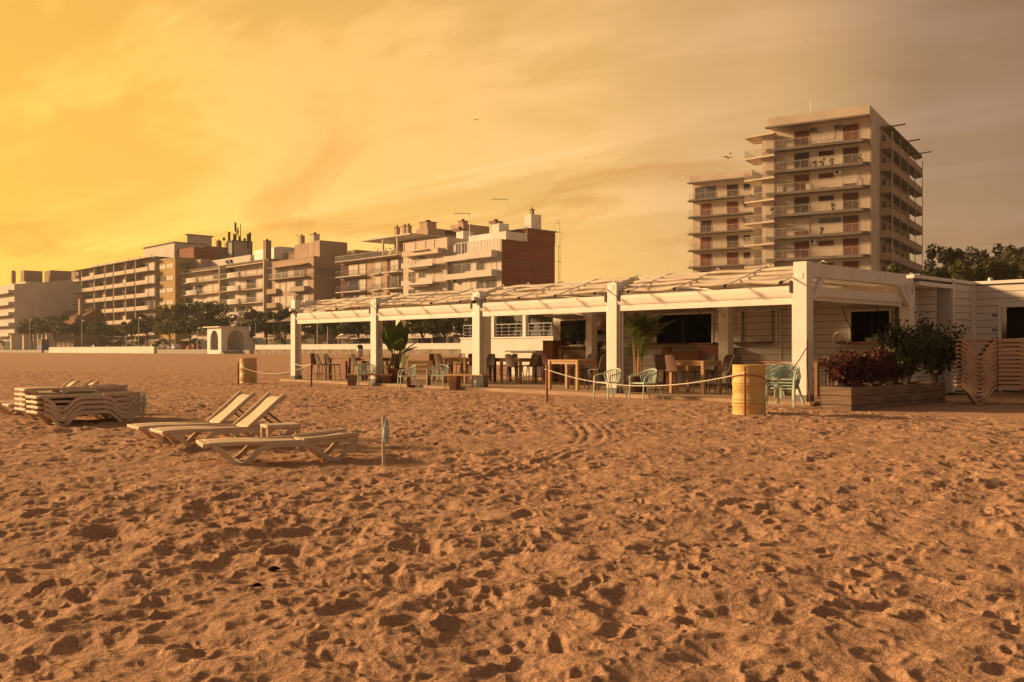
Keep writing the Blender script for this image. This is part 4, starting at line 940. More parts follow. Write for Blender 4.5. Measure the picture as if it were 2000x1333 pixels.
# arched pavilion
px_, d_ = 432, 0
lx = on_v(432, 49.0); P = loc2w(lx, 49.0)
pv = empty('arched_pavilion', (P.x, P.y, 0.55), RZ, 'small white pavilion with pointed arches and a flat roof on the beach', 'pavilion')
PH = 4.35
def arch_wall(L, w, h0, h1, oc, thick):
    """outline with an arched hole: list of quads in (s, z)"""
    b = []; n = 16; a0, a1 = oc - w / 2, oc + w / 2
    arch = [(oc - w / 2 * math.cos(PI * k / n), h0 + (h1 - h0) * math.sin(PI * k / n) ** 0.8) for k in range(n + 1)]
    b.append([(0, 0.75), (a0, 0.75), (a0, h0), (a0, PH), (0, PH)]); b.append([(a1, 0.75), (L, 0.75), (L, PH), (a1, PH), (a1, h0)])
    for p, q in zip(arch[:-1], arch[1:]): b.append([p, q, (q[0], PH), (p[0], PH)])
    return b
for nm, L, fn in (('front_wall', 5.0, lambda s, z: (-5.0 + s, 0, z)), ('rear_wall', 5.0, lambda s, z: (-5.0 + s, 4.75, z))):
    b = MB()
    if nm == 'front_wall':
        for poly in arch_wall(L, 2.9, 1.9, 3.9, 2.5, 0.25): b.prism([fn(s, z) for s, z in poly], (0, 0.25, 0))
    else: b.box(-5, 0, 4.75, 5.0, 0.741, PH)  # solid instead of arched, shaped to keep the pavilion inside dark
    b.box(-5, 0, 0, 0.25, 0, 0.74) if nm == 'front_wall' and fn(0, 0)[1] == 0 else b.box(-5, 0, 4.75, 5.0, 0, 0.74)
    b.build(nm, 'white', pv)
for x in (-0.25,):
    b = MB()
    for poly in arch_wall(4.49, 3.0, 1.9, 3.9, 2.3, 0.25): b.prism([(x, 0.255 + s, z) for s, z in poly], (0.25, 0, 0))
    b.box(x, x + 0.25, 0.255, 4.745, 0, 0.74); b.build('side_wall', 'white', pv)
MB().box(-5.0, -4.75, 0.255, 4.745, 0, PH).build('side_wall', 'whitewall', pv)  # closed without an arch so that less light gets inside
MB().box(-5.7, 0.25, -0.5, 5.5, PH + 0.003, PH + 0.16).build('roof', 'white', pv, 0.03)
MB().prism([(0.003, 4.2, 0.0), (0.003, 5.9, 0.0), (0.003, 4.9, PH - 0.05), (0.003, 4.2, PH - 0.05)], (0.2, 0, 0)).build('buttress', 'whitewall', pv)
MB().box(-3.2, -1.5, 2.2, 2.5, 0.75, 2.0).build('inner_bench', 'greybase', pv)
b = MB()
for k in range(3): b.box(0.22, 1.5 - 0.4 * k, -0.2 - 0 * k, 7.5, 0.18 * k - 0.3, 0.18 * (k + 1) - 0.003)
b.build('step', 'concrete', pv)

# ------------------------------------------------------------------ apartment buildings
class Bd:
    def __init__(s, name, label, pxl, pxr, dr, pytop, depth, wall, z0=1.29, dirn=U, cat='building', sh=2.9, wall_name='wall', body=True):
        s.d = Vector(dirn).normalized(); s.v = Vector((-s.d.y, s.d.x)) * -1
        if s.v.y < 0: s.v = -s.v
        s.P = Vector(((pxr - 1000) / F * dr, dr)); s.z0 = z0; s.sh = sh
        s.t = empty(name, (s.P.x, s.P.y, z0), math.atan2(-s.d.y, -s.d.x), label, cat)
        s.x0 = s.X(pxl); s.h = CH + (HZ - pytop) / F * dr - z0; s.depth = depth; s.wall = wall
        if body: MB().box(s.x0, 0, 0, depth, -0.5, s.h).build(wall_name, wall, s.t)
    def X(s, px, y=0.0):
        k = (px - 1000) / F; b = s.P + s.v * y
        return -(k * b.y - b.x) / (s.d.x - k * s.d.y)
    def Y(s, px, x=0.0):
        k = (px - 1000) / F; b = s.P - s.d * x
        return (k * b.y - b.x) / (s.v.x - k * s.v.y)
    def Z(s, px, py, y=0.0):
        x = s.X(px, y); b = s.P - s.d * x + s.v * y
        return CH + (HZ - py) / F * b.y - s.z0
    def win(s, x0, x1, z0, z1, fill='pane', frame='railing', name='window', y=0.0):
        f = 0.07
        o = MB().box(x0, x0 + f, y - 0.05, y, z0, z1).box(x1 - f, x1, y - 0.05, y, z0, z1).box(x0 + f, x1 - f, y - 0.05, y, z1 - f, z1).box(x0 + f, x1 - f, y - 0.06, y, z0, z0 + f)
        if x1 - x0 > 1.1 and fill in ('pane', 'blind'): o.box((x0 + x1) / 2 - 0.03, (x0 + x1) / 2 + 0.03, y - 0.045, y, z0 + f, z1 - f)
        o = o.build(name, frame, s.t)
        MB().box(x0 + f, x1 - f, y - 0.02, y + 0.0, z0 + f, z1 - f).build({'pane': 'pane', 'blind': 'pane', 'void': 'opening', 'shutter': 'shutter', 'shutterdk': 'shutter'}.get(fill, 'pane'), fill, o)  # void fill is a flat near-black sheet, shade put into its colour
        if fill == 'shutter' or (fill == 'blind' and random.random() < 0.5):
            pass
        return o
    def balcony(s, x0, x1, z, proj, kind, ph=0.95, slab='slabgrey', m='cream', thick=0.17, y=0.0, gaps=None):
        o = MB().box(x0, x1, y - proj, y, z - thick, z).build('balcony', slab, s.t)
        if kind == 'wall':
            b = MB(); spans = gaps or [(x0, x1)]
            for a, c in spans: b.box(a, c, y - proj + 0.003, y - proj + 0.10, z, z + ph)
            b.box(x0 + 0.003, x0 + 0.10, y - proj + 0.102, y, z, z + ph).box(x1 - 0.10, x1 - 0.003, y - proj + 0.102, y, z, z + ph); b.build('parapet', m, o)
        elif kind == 'glass':
            MB().box(x0 + 0.05, x1 - 0.05, y - proj + 0.03, y - proj + 0.05, z + 0.05, z + ph).box(x0 + 0.05, x0 + 0.07, y - proj + 0.06, y, z + 0.05, z + ph).box(x1 - 0.07, x1 - 0.05, y - proj + 0.06, y, z + 0.05, z + ph).build('glass_panel', 'gl', o)
            MB().box(x0 + 0.02, x1 - 0.02, y - proj + 0.01, y - proj + 0.07, z + ph, z + ph + 0.05).build('top_rail', 'railing', o)
        else:
            b = MB(); n = max(3, int((x1 - x0) / 0.22)); yy = y - proj + 0.05
            for k in range(n + 1): xx = x0 + 0.04 + (x1 - x0 - 0.08) * k / n; b.box(xx - 0.014, xx + 0.014, yy - 0.014, yy + 0.014, z, z + ph)
            b.box(x0 + 0.01, x1 - 0.01, yy - 0.03, yy + 0.03, z + ph, z + ph + 0.05).box(x0 + 0.01, x0 + 0.05, yy + 0.031, y, z + ph, z + ph + 0.05).box(x1 - 0.05, x1 - 0.01, yy + 0.031, y, z + ph, z + ph + 0.05)
            b.build('railing', 'darkrail' if kind == 'dark' else 'railing', o)
        return o
    def fin(s, x, z0, z1, proj, w=0.16, m=None): return MB().box(x - w / 2, x + w / 2, -proj, -0.001, z0, z1).build('fin_wall', m or s.wall, s.t)
    def boxr(s, name, x0, x1, y0, y1, z0, z1, m, parent=None): return MB().box(x0, x1, y0, y1, z0, z1).build(name, m, parent or s.t)
    def chimney(s, x, y, z, h, w, m, cap='tile'):
        c = MB().box(x - w / 2, x + w / 2, y - w / 2, y + w / 2, z, z + h).build('chimney', m, s.t)
        MB().box(x - w / 2 - 0.08, x + w / 2 + 0.08, y - w / 2 - 0.08, y + w / 2 + 0.08, z + h, z + h + 0.12).cyl((x, y, z + h + 0.12), (x, y, z + h + 0.5), w * 0.25, w * 0.2, 8).build('chimney_cap', cap, c)
    def roof(s, over=0.25, th=0.28, m=None, par=0.0):
        MB().box(s.x0 - over, over, -over, s.depth + over, s.h + 0.003, s.h + th).build('roof', m or s.wall, s.t)
    def shops(s, x0, x1, n, h=3.0, aw='canvas'):
        w = (x1 - x0) / n
        for k in range(n):
            a = x0 + w * k + 0.25; c = x0 + w * (k + 1) - 0.25
            s.win(a, c, 0.05, h - 0.3, 'void' if k % 3 else 'pane', 'darkrail', 'shop_window')  # void fill paints the ground-floor shade into the shop windows
            if (k + n) % 2 == 0: MB().prism([(a - 0.1, -0.06, h), (a - 0.1, -1.6, h - 0.55), (a - 0.1, -1.6, h - 0.75), (a - 0.1, -1.56, h - 0.6), (a - 0.1, -0.06, h - 0.06)], (c - a + 0.2, 0, 0)).build('awning', aw, s.t)
rb = random.Random(21)
c1 = lambda x, y: (x / 4.4425, 420 + y / 4.4425)
c2 = lambda x, y: (280 + x / 4.4425, 420 + y / 4.4425)
c3 = lambda x, y: (640 + x / 4.348, 420 + y / 4.348)
c4 = lambda x, y: (1300 + x / 3.602, 190 + y / 3.602)

# far left white block with a blank party wall
A = Bd('apartment_building', 'white apartment block at the far left with a blank side wall', -70, 28, 272, c1(125, 600)[1], 26, 'palewall')
for k in range(5):
    z = A.h - 3.0 * (k + 1) + (0.4 if k == 0 else 0)
    if z < 3: break
    A.balcony(A.x0, -0.3, z, 1.5, 'wall', 0.9, m='palewall')
    for q in range(6): A.win(A.x0 + 1 + q * 2.9, A.x0 + 3.2 + q * 2.9, z + 0.05, z + 2.1, rb.choice(['pane', 'blind', 'void', 'pane']))
A.shops(A.x0, -0.5, 5)
A.boxr('roof', A.x0, -0.1, 3, 25, A.h + 0.003, A.h + 0.9, 'palewall')
MB().prism([(-0.25, 0, A.h + 0.004), (-0.25, 8, A.h + 0.9), (-0.25, 15, A.h + 2.0), (-0.25, 26, A.h + 1.0), (-0.25, 26, A.h + 0.004)], (0.248, 0, 0)).build('gable_wall', 'palewall', A.t)
A.boxr('penthouse', -5.0, -1.5, 3, 8, A.h + 0.9, A.h + 4.2, 'brown'); A.boxr('penthouse', -6.5, -1.0, 10, 16, A.h + 0.9, A.h + 4.6, 'brown'); A.boxr('penthouse', -7, -1.0, 18, 25, A.h + 0.9, A.h + 5.0, 'brown')
A.chimney(-12, 3, A.h + 0.9, 3.5, 1.0, 'brown')
# low tiled house between the blocks
q = pt(128, 680, 262); hs = empty('tiled_house', (q.x, q.y, 1.29), RZ, 'low house with a brown tiled roof between two blocks at far left', 'house')
MB().box(-17, 6, 0, 12, -0.5, 7.2).build('wall', 'brown', hs)
rf = MB().prism([(-18, -0.8, 7.0), (-18, 12.8, 7.0), (-18, 6, 11.6)], (25, 0, 0)).build('roof', 'tile', hs)
MB().prism([(-14, -4.5, 4.4), (-14, -0.02, 4.4), (-14, -0.02, 6.2)], (16, 0, 0)).build('porch_roof', 'tile', hs)
ch = MB().box(1.0, 2.6, 3, 4.4, 9, 14.2).build('chimney', 'brown', rf)
for k in range(4):
    x = -15 + 4.6 * k; f = MB().box(x, x + 1.2, -0.05, -0.001, 4.6, 6.1).build('window', 'railing', hs); MB().box(x + 0.08, x + 1.12, -0.06, -0.052, 4.7, 6.0).build('pane', 'pane', f)
for k in range(5): MB().box(-14 + 3.9 * k, -13.5 + 3.9 * k, -4.4, -3.9, -0.3, 4.39).build('porch_post', 'cream', hs)

# B long balcony block
B = Bd('apartment_building', 'long beige block with seven bays of balconies, left of the ochre block', c1(740, 0)[0], c1(1345, 0)[0], 238, c1(1345, 372)[1], 14, 'beige')
xs = [B.X(c1(v, 0)[0]) for v in (752, 868, 962, 1037, 1142, 1226, 1343)]
B.roof(0.2, 0.35, 'slabgrey'); MB().box(B.x0 - 6.5, 0.0, -1.9, 6, B.h - 0.1, B.h - 0.002).build('roof_canopy', 'slabgrey', B.t)
for k in range(6):
    MB().box(B.x0 + 4 + k * (-B.x0 - 5) / 6, B.x0 + 3 + (k + 1) * (-B.x0 - 5) / 6 - 1, 0.3, 0.5, B.h + 0.36, B.h + 1.1).build('parapet', 'cream', B.t)
for k in range(1, 7):
    z = B.h - 3.25 * k
    if z < 2.5: continue
    sl = MB().box(B.x0 - 6.5, -0.05, -1.7, -0.001, z - 0.2, z).box(B.x0 - 6.5, B.x0 - 0.001, 0, 6, z - 0.2, z).build('balcony', 'slabgrey', B.t)
    pb = MB()
    for i, (a, c) in enumerate(zip(xs[:-1], xs[1:])):
        pb.box(a + 0.5, c - 0.35, -1.69, -1.6, z, z + 0.95)
        k1 = rb.choice(['pane', 'blind', 'void', 'blind', 'pane']); m_ = (a + c) / 2
        B.win(a + 0.5, m_ + 0.3, z + 0.03, z + 2.2, rb.choice(['void', 'pane', 'pane', 'blind'])); B.win(m_ + 0.8, c - 0.4, z + 0.03, z + 2.2, k1)
    pb.build('parapet', 'cream', sl)
    r_ = MB(); r_.box(B.x0 - 6.45, B.x0 - 0.3, -1.66, -1.62, z + 0.9, z + 0.95).box(B.x0 - 6.45, B.x0 - 6.41, -1.6, 5.9, z + 0.9, z + 0.95).box(B.x0 - 6.45, B.x0 - 0.3, -1.66, -1.64, z + 0.1, z + 0.6); r_.build('railing', 'railing', sl)
for x in xs[1:-1]: B.fin(x, 2.6, B.h - 0.12, 1.55, 0.35, 'tan')
B.fin(xs[0] + 0.2, 2.6, B.h - 0.12, 1.5, 0.35, 'tan')
B.shops(B.x0, 0, 7)
xp = B.X(c1(1250, 0)[0], 5); B.boxr('penthouse', xp, -0.1, 5, 13, B.h + 0.36, B.h + 4.2, 'palewall'); B.boxr('penthouse_roof', xp - 0.3, 0.1, 4.7, 13.3, B.h + 4.2, B.h + 4.45, 'slabgrey')

# C ochre block, brick stair head behind
Cc = Bd('apartment_building', 'narrow ochre block with paired windows', c1(1347, 0)[0], c1(1520, 0)[0], 231, c1(1520, 376)[1], 16, 'ochre')
Cc.roof(0.12, 0.3, 'beige')
for k in range(6):
    z = Cc.h - 2.98 * (k + 1) + 0.2
    if z < 2: continue
    for a, c in ((1365, 1438), (1443, 1503)): Cc.win(Cc.X(c1(a, 0)[0]), Cc.X(c1(c, 0)[0]), z + 0.5, z + 1.75, rb.choice(['blind', 'blind', 'pane']), 'darkrail')
    MB().box(0.001, 0.05, 1.2, 3.6, z + 0.4, z + 1.8).build('side_window', 'pane', Cc.t)
Cc.shops(Cc.x0, 0, 2)
Cc.boxr('brick_penthouse', Cc.X(307, 5), -0.6, 5, 10.5, Cc.h + 0.31, Cc.h + 3.2, 'brick')
Cc.boxr('side_wall', 0.003, 4.5, 4.4, 16, -0.5, Cc.h - 0.3, 'beige')

# rear brick building with a pale attic and phone aerials
E0 = Bd('apartment_building', 'taller brick-sided building rising behind, carrying phone aerials', c2(355, 0)[0], c2(368, 0)[0], 256, c2(368, 255)[1], 14, 'brick', wall_name='party_wall')
E0.boxr('front_wall', E0.x0 - 0.01, 0.01, -0.2, -0.002, 10, E0.h + 0.05, 'palewall')
E0.boxr('attic', E0.x0 + 0.2, -0.2, 0.5, 7.5, E0.h + 0.003, E0.h + 2.6, 'cream'); E0.boxr('attic_roof', E0.x0 - 0.2, 0.15, 0.2, 7.9, E0.h + 2.6, E0.h + 2.85, 'slabgrey')
E0.chimney(-0.7, 9.8, E0.h, 1.6, 1.1, 'brick'); E0.chimney(-0.7, 12.3, E0.h, 1.0, 1.2, 'beige')
T0 = Bd('rooftop_block', 'grey rooftop lift block with dark corner frames', c2(738, 0)[0], c2(778, 0)[0], 236, c2(778, 228)[1], 5, 'concrete', z0=19.0, cat='rooftop block')
for x, y in ((0.02, -0.02), (0.02, 5.0)): MB().box(x - 0.3, x + 0.02, y - 0.25, y + 0.25, -0.4, T0.h + 0.3).build('corner_frame', 'dark', T0.t)
MB().box(-3.5, 0.05, -0.3, 5.3, T0.h + 0.003, T0.h + 0.3).build('frame_top', 'dark', T0.t)
MB().box(0.001, 0.03, 0.4, 4.6, 0.3, T0.h - 0.3).build('panel', 'beige', T0.t)
q = pt(461, 440, 238); am = empty('phone_mast', (q.x, q.y, 19.0 + T0.h + 0.3), 0.3, 'phone mast with stacked panel aerials on the rooftop block', 'mast')
zt = CH + (HZ - 436) / F * 238 - 19.0 - T0.h - 0.3
MB().tube([(0, 0, 0), (0, 0, zt)], 0.12, 8).build('pole', 'dark', am)
for k in range(7):
    a = k * 2.1; zz = zt * (0.45 + 0.52 * ((k * 5) % 7) / 7)
    MB().box(0.45 * math.cos(a) - 0.16, 0.45 * math.cos(a) + 0.16, 0.45 * math.sin(a) - 0.1, 0.45 * math.sin(a) + 0.1, zz - 0.7, zz + 0.7).beam((0, 0, zz), (0.45 * math.cos(a), 0.45 * math.sin(a), zz), 0.08, 0.08).build('aerial_panel', 'dark', am)
MB().tube([(1.1, 0, 0), (1.1, 0, zt * 0.95)], 0.1, 8).beam((0, 0, zt * 0.55), (1.1, 0, zt * 0.55), 0.1, 0.1).build('side_pole', 'dark', am)
for k in range(6): MB().box(-3.2 + k * 1.25, -2.6 + k * 1.25, -0.2, 0.3, -0.01, 0.7 + 0.5 * ((k * 3) % 4)).build('radio_unit', 'dark', am)
q = pt(485, 470, 236); sg = empty('panel_aerial', (q.x, q.y, 25.0), 0, 'slim panel aerial on a bracket right of the phone mast', 'aerial')
MB().tube([(0, 0, -3), (0, 0, 5)], 0.09, 8).build('pole', 'dark', sg); MB().box(-0.3, 0.3, -0.25, -0.1, 1.6, 5.2).build('panel', 'dark', sg)

# D pale double block with glass and curved parapets
D = Bd('apartment_building', 'pale double block with bulging balconies and glass screens, behind the big trees', c2(360, 0)[0], c2(1090, 0)[0], 202, c2(1090, 392)[1], 15, 'cream')
D.roof(0.3, 0.3, 'slabgrey')
xd = lambda v: D.X(c2(v, 0)[0])
for k in range(1, 7):
    z = D.h - 2.95 * k
    if z < 2.3: continue
    for (a, c, bul0, bul1) in ((362, 690, 425, 520), (712, 1082, 780, 890)):
        o = D.balcony(xd(a), xd(c), z, 1.3, 'glass' if k < 3 else 'bars', 1.0, 'cream', m='cream')
        bx0, bx1 = xd(bul0), xd(bul1); n = 10
        pl = [(bx0, -1.3)] + [((bx0 + bx1) / 2 - (bx1 - bx0) / 2 * math.cos(PI * q / n), -1.45 - 0.55 * math.sin(PI * q / n)) for q in range(n + 1)] + [(bx1, -1.3)]
        MB().prism([(x, y, z - 0.17) for x, y in pl], (0, 0, 1.12)).build('bulged_parapet', 'palewall', o)
        w = (xd(c) - xd(a)) / 4
        for q in range(4): D.win(xd(a) + w * q + 0.3, xd(a) + w * (q + 1) - 0.3, z + 0.04, z + 2.25, rb.choice(['pane', 'blind', 'void', 'blind']))
        if k == 1: MB().prism([(xd(a) + 0.3, -0.05, z + 2.6), (xd(a) + 0.3, -1.9, z + 2.25), (xd(a) + 0.3, -1.9, z + 2.2), (xd(a) + 0.3, -0.05, z + 2.54)], (xd(c) - xd(a) - 1.5, 0, 0)).build('awning', 'canvas', D.t)
for v in (362, 700, 1086): D.fin(xd(v), 2.4, D.h, 1.2, 0.35)
D.shops(D.x0, 0, 6)
D.boxr('attic', xd(365), xd(770), 4.5, 13, D.h + 0.31, D.h + 2.7, 'palewall')
D.boxr('attic', xd(785), xd(1010), 5, 13, D.h + 0.31, D.h + 3.6, 'white'); D.chimney(xd(945), 3.6, D.h + 0.3, 4.6, 1.3, 'brown')
D.boxr('attic', xd(1030), xd(1085) + 1.5, 6, 12, D.h + 0.31, D.h + 2.0, 'brown'); D.boxr('attic_roof', xd(1020), xd(1085) + 1.9, 5.8, 12.2, D.h + 2.0, D.h + 2.25, 'slabgrey')
for v in (575, 605): D.boxr('air_unit', xd(v) - 0.4, xd(v) + 0.4, 4.0, 4.48, D.h + 1.5, D.h + 2.2, 'dark')

# E tan block with a blank side wall
Ee = Bd('apartment_building', 'tan block with a blank side wall and stair heads on its roof', c2(1100, 0)[0], c2(1478, 0)[0], 188.5, c2(1478, 366)[1], 18, 'tan')
xe = lambda v: Ee.X(c2(v, 0)[0])
Ee.roof(0.06, 0.2, 'tan')
for k in range(1, 7):
    z = Ee.h - 2.95 * k - 0.7
    if z < 2.3: continue
    if k == 1: Ee.balcony(xe(1128), xe(1440), z, 1.2, 'bars', 1.0, 'tan'); [Ee.win(xe(1150) + q * 2.6, xe(1150) + q * 2.6 + 2.1, z + 0.05, z + 2.2, rb.choice(['pane', 'blind'])) for q in range(5)]
    else:
        Ee.balcony(xe(1102), xe(1182), z, 0.9, 'wall', 0.95, m='tan'); Ee.win(xe(1140), xe(1182), z + 0.05, z + 2.2, 'blind')
        Ee.balcony(xe(1312), xe(1440), z, 1.2, 'wall', 0.9, m='beige'); Ee.win(xe(1320), xe(1385), z + 0.05, z + 2.3, 'void'); Ee.win(xe(1392), xe(1432), z + 0.05, z + 2.3, 'blind')
        Ee.win(xe(1195), xe(1235), z + 0.2, z + 2.2, 'blind'); Ee.win(xe(1245), xe(1308), z + 0.2, z + 2.2, 'blind')
Ee.shops(Ee.x0, 0, 4)
MB().prism([(xe(1128), -0.05, Ee.h - 1.0), (xe(1128), -1.5, Ee.h - 1.35), (xe(1128), -1.5, Ee.h - 1.42), (xe(1128), -0.05, Ee.h - 1.1)], (xe(1440) - xe(1128), 0, 0)).build('awning', 'canvas', Ee.t)
sw = [Ee.Y(c2(v, 0)[0]) for v in (1490, 1585, 1708)]
for a, c in zip(sw[:-1], sw[1:]):
    f = MB().box(0.002, 0.03, a + 0.2, c - 0.1, Ee.h - 4.3, Ee.h - 2.0).build('loggia', 'brown', Ee.t); MB().box(0.03, 0.10, a + 0.2, c - 0.1, Ee.h - 4.3, Ee.h - 3.5).build('parapet', 'tan', f)
Ee.boxr('stair_head', -3.6, -0.2, 1.5, 8, Ee.h + 0.2, Ee.h + 3.5, 'tan'); Ee.boxr('stair_head', -3.2, -0.2, 10.0, 17.8, Ee.h + 0.2, Ee.h + 2.2, 'tan')
Ee.boxr('stair_head', xe(1165), xe(1300), 4, 10, Ee.h + 0.2, Ee.h + 3.9, 'tan'); Ee.chimney(xe(1210), 4.5, Ee.h + 3.9, 1.6, 0.9, 'tan', 'tan'); Ee.chimney(xe(1322), 4.5, Ee.h + 0.2, 5.2, 1.4, 'cream', 'slabgrey')
q = pt(580, 470, 200); wa = empty('roof_aerial', (q.x, q.y, 1.29 + Ee.h + 5.5), 0, 'thin whip aerial on the tan block', 'aerial', 'roof aerials')
MB().tube([(0, 0, -2), (0, 0, 5.0)], 0.05, 5).build('rod', 'alu', wa); MB().box(-0.4, 0.4, -0.03, 0.03, 0.2, 0.3).build('cross_arm', 'alu', wa)

# F brown block with deep loggias and a roof terrace
Ff = Bd('apartment_building', 'brown block with deep loggias and a planted roof terrace', c3(112, 0)[0], c3(640, 0)[0], 172, c3(640, 345)[1], 16, 'tan')
xf = lambda v: Ff.X(c3(v, 0)[0])
for k in range(0, 6):
    z = Ff.h - 3.0 * (k + 1) + 0.15
    if z < 2: continue
    for (a, c, r) in ((115, 330, 'dark'), (385, 455, 'dark'), (505, 640, 'dark')):
        if a != 385: MB().box(xf(a), xf(c), -0.03, -0.002, z, z + 2.5).build('loggia_wall', 'darkwall', Ff.t)
        Ff.balcony(xf(a), xf(c), z, 1.35 if a != 385 else 0.6, r, 1.0, 'palewall')
        if a == 115: Ff.win(xf(180), xf(262), z + 0.1, z + 2.3, rb.choice(['blind', 'void']), y=-0.03); Ff.win(xf(270), xf(325), z + 0.1, z + 2.3, 'blind', y=-0.03)
        elif a == 385: Ff.win(xf(403), xf(452), z + 0.1, z + 2.4, rb.choice(['pane', 'blind']))
        else: Ff.win(xf(535), xf(600), z + 0.1, z + 2.3, rb.choice(['blind', 'pane']), y=-0.03); Ff.win(xf(604), xf(634), z + 0.1, z + 2.3, 'void', y=-0.03)
Ff.shops(Ff.x0, 0, 4)
ter = Ff.balcony(xf(112), xf(640), Ff.h + 0.14, 1.4, 'bars', 0.95, 'palewall', thick=0.13); Ff.boxr('terrace_floor', Ff.x0, 0, 0.001, 16, Ff.h + 0.003, Ff.h + 0.13, 'palewall')
Ff.boxr('penthouse', xf(400), -0.1, 4.5, 15.5, Ff.h + 0.14, Ff.h + 3.4, 'brown'); MB().box(xf(310), 3.2, -0.8, 15.5, Ff.h + 3.5, Ff.h + 3.75).build('roof_canopy', 'palewall', Ff.t)
for v in (480, 600): MB().box(xf(v), xf(v) + 0.3, -0.5, -0.2, Ff.h + 0.15, Ff.h + 3.5).build('canopy_post', 'cream', Ff.t)
for v in (590, 655, 688): Ff.chimney(Ff.X(c3(v, 0)[0], 6), 6, Ff.h + 3.76, 2.7, 0.8, 'tan')
rq = random.Random(4)
for k in range(9):
    x = xf(150 + k * 48); p_ = Ff.t.matrix_basis
    w = Vector((math.cos(Ff.t.rotation_euler.z) * x, math.sin(Ff.t.rotation_euler.z) * x, 0)) + Ff.t.location
    t = empty('terrace_plant', (w.x + 0.3, w.y + 0.4, 1.29 + Ff.h + 0.14), 0, 'potted plant on the roof terrace of the brown block', 'plant', 'roof terrace plants')
    MB().cyl((0, 0, 0), (0, 0, 0.5), 0.25, 0.32, 10).build('pot', 'skin', t); b = MB()
    for j in range(40):
        q = Vector((rq.gauss(0, .35), rq.gauss(0, .35), 0.9 + rq.gauss(0, .35))); e = Vector((rq.uniform(-1, 1), rq.uniform(-1, 1), rq.uniform(-1, 1))).normalized() * .2; g_ = e.cross(Vector((0.3, 0.5, 0.8))).normalized() * .12
        b.quad(tuple(q - e), tuple(q + g_), tuple(q + e), tuple(q - g_))
    b.build('foliage', 'leafB', t, recalc=False)

# G block with V shaped balconies
G = Bd('apartment_building', 'pale block with V-notched balconies', c3(642, 0)[0], c3(1015, 0)[0], 159, c3(1015, 197)[1], 15, 'cream')
xg = lambda v: G.X(c3(v, 0)[0])
G.roof(0.03, 0.15, 'cream')
for v in (650, 745, 830, 905): MB().box(xg(v), xg(v) + 0.12, -0.06, -0.001, G.h - 1.5, G.h).build('pilaster', 'beige', G.t)
for k in range(0, 6):
    z = G.h - 1.75 - 3.05 * (k + 1) + 0.6
    if k == 0:
        MB().box(xg(680), xg(985), -1.3, -0.001, G.h - 2.5, G.h - 1.6).build('roof_parapet', 'cream', G.t)
    if z < 2: continue
    o = MB().box(xg(682), xg(950), -1.4, -0.001, z - 0.18, z).build('balcony', 'palewall', G.t)
    a, m_, c = xg(682), xg(790), xg(948)
    b = MB().prism([(a, -1.5, z - 0.35), (a, -1.5, z + 0.55), (a + (m_ - a) * .55, -1.5, z + 0.55), (m_, -1.5, z - 0.1), (m_, -1.5, z - 0.35)], (0, 0.095, 0))
    b.prism([(m_ + 0.002, -1.5, z - 0.35), (m_ + 0.002, -1.5, z - 0.1), (m_ + (c - m_) * .35, -1.5, z + 0.8), (c, -1.5, z + 0.8), (c, -1.5, z - 0.35)], (0, 0.095, 0)); b.build('notched_parapet', 'palewall', o)
    n = 9; b = MB()
    for q in range(n): xx = m_ - 1.6 + 3.2 * q / (n - 1); b.box(xx - 0.02, xx + 0.02, -1.39, -1.35, z, z + 0.9)
    b.box(m_ - 1.65, m_ + 1.65, -1.40, -1.34, z + 0.9, z + 0.95); b.build('railing', 'railing', o)
    G.win(xg(685), xg(745), z + 0.05, z + 2.2, rb.choice(['blind', 'pane'])); G.win(xg(772), xg(830), z + 0.05, z + 2.3, 'pane'); G.win(xg(838), xg(905), z + 0.05, z + 2.3, 'blind'); G.win(xg(962), xg(1003), z + 0.6, z + 2.1, 'blind')
    MB().prism([(xg(770), -0.05, z + 2.75), (xg(770), -1.7, z + 2.45), (xg(770), -1.7, z + 2.38), (xg(770), -0.05, z + 2.65)], (xg(915) - xg(770), 0, 0)).build('awning', 'canvas', G.t)
G.shops(G.x0, 0, 3)
sh = Bd('apartment_building', 'rear stair-head building with paired chimneys, behind the V-balcony block', c3(752, 0)[0], c3(850, 0)[0], 172, c3(850, 108)[1], 20, 'tan')
sh.boxr('side_panel', 0.002, 0.05, 1.5, 18, sh.h - 3.2, sh.h - 1.4, 'slabgrey'); sh.boxr('side_panel', 0.002, 0.05, 4, 8, sh.h - 0.9, sh.h - 0.2, 'darkwall')
sh.chimney(sh.x0 + 2.0, 1.2, sh.h, 1.1, 2.2, 'tan'); sh.boxr('stair_head', -4, -0.1, 8.5, 15, sh.h, sh.h + 1.5, 'tan'); sh.chimney(-2, 10, sh.h + 1.5, 0.7, 1.3, 'tan')

# H white block with brick party wall
H = Bd('apartment_building', 'white block with stacked balconies and a big red brick side wall', c3(1022, 0)[0], c3(1476, 0)[0], 150, c3(1476, 205)[1], 11.9, 'palewall')
xh = lambda v: H.X(c3(v, 0)[0])
MB().box(0.002, 0.12, 0.05, 11.9, -0.4, H.h - 0.02).build('brick_wall', 'brick', H.t)
for q in range(5):
    y = 2.0 + 1.95 * q; MB().box(0.121, 0.14, y - 0.05, y + 0.05, 2, H.h - 3.4).build('wall_joint', 'slabgrey', H.t)
MB().box(0.121, 0.14, 0.1, 10.4, H.h - 3.4, H.h - 3.28).build('wall_joint', 'slabgrey', H.t)
MB().box(-8, 0.2, 5.5, 11.9, H.h + 0.003, H.h + 2.0).build('brick_attic', 'brick', H.t); H.boxr('attic_roof', -8.2, 0.4, 5.3, 12.2, H.h + 2.0, H.h + 2.2, 'slabgrey')
H.boxr('white_attic', -9, 0.19, 0.8, 5.48, H.h + 0.003, H.h + 1.3, 'whitewall')
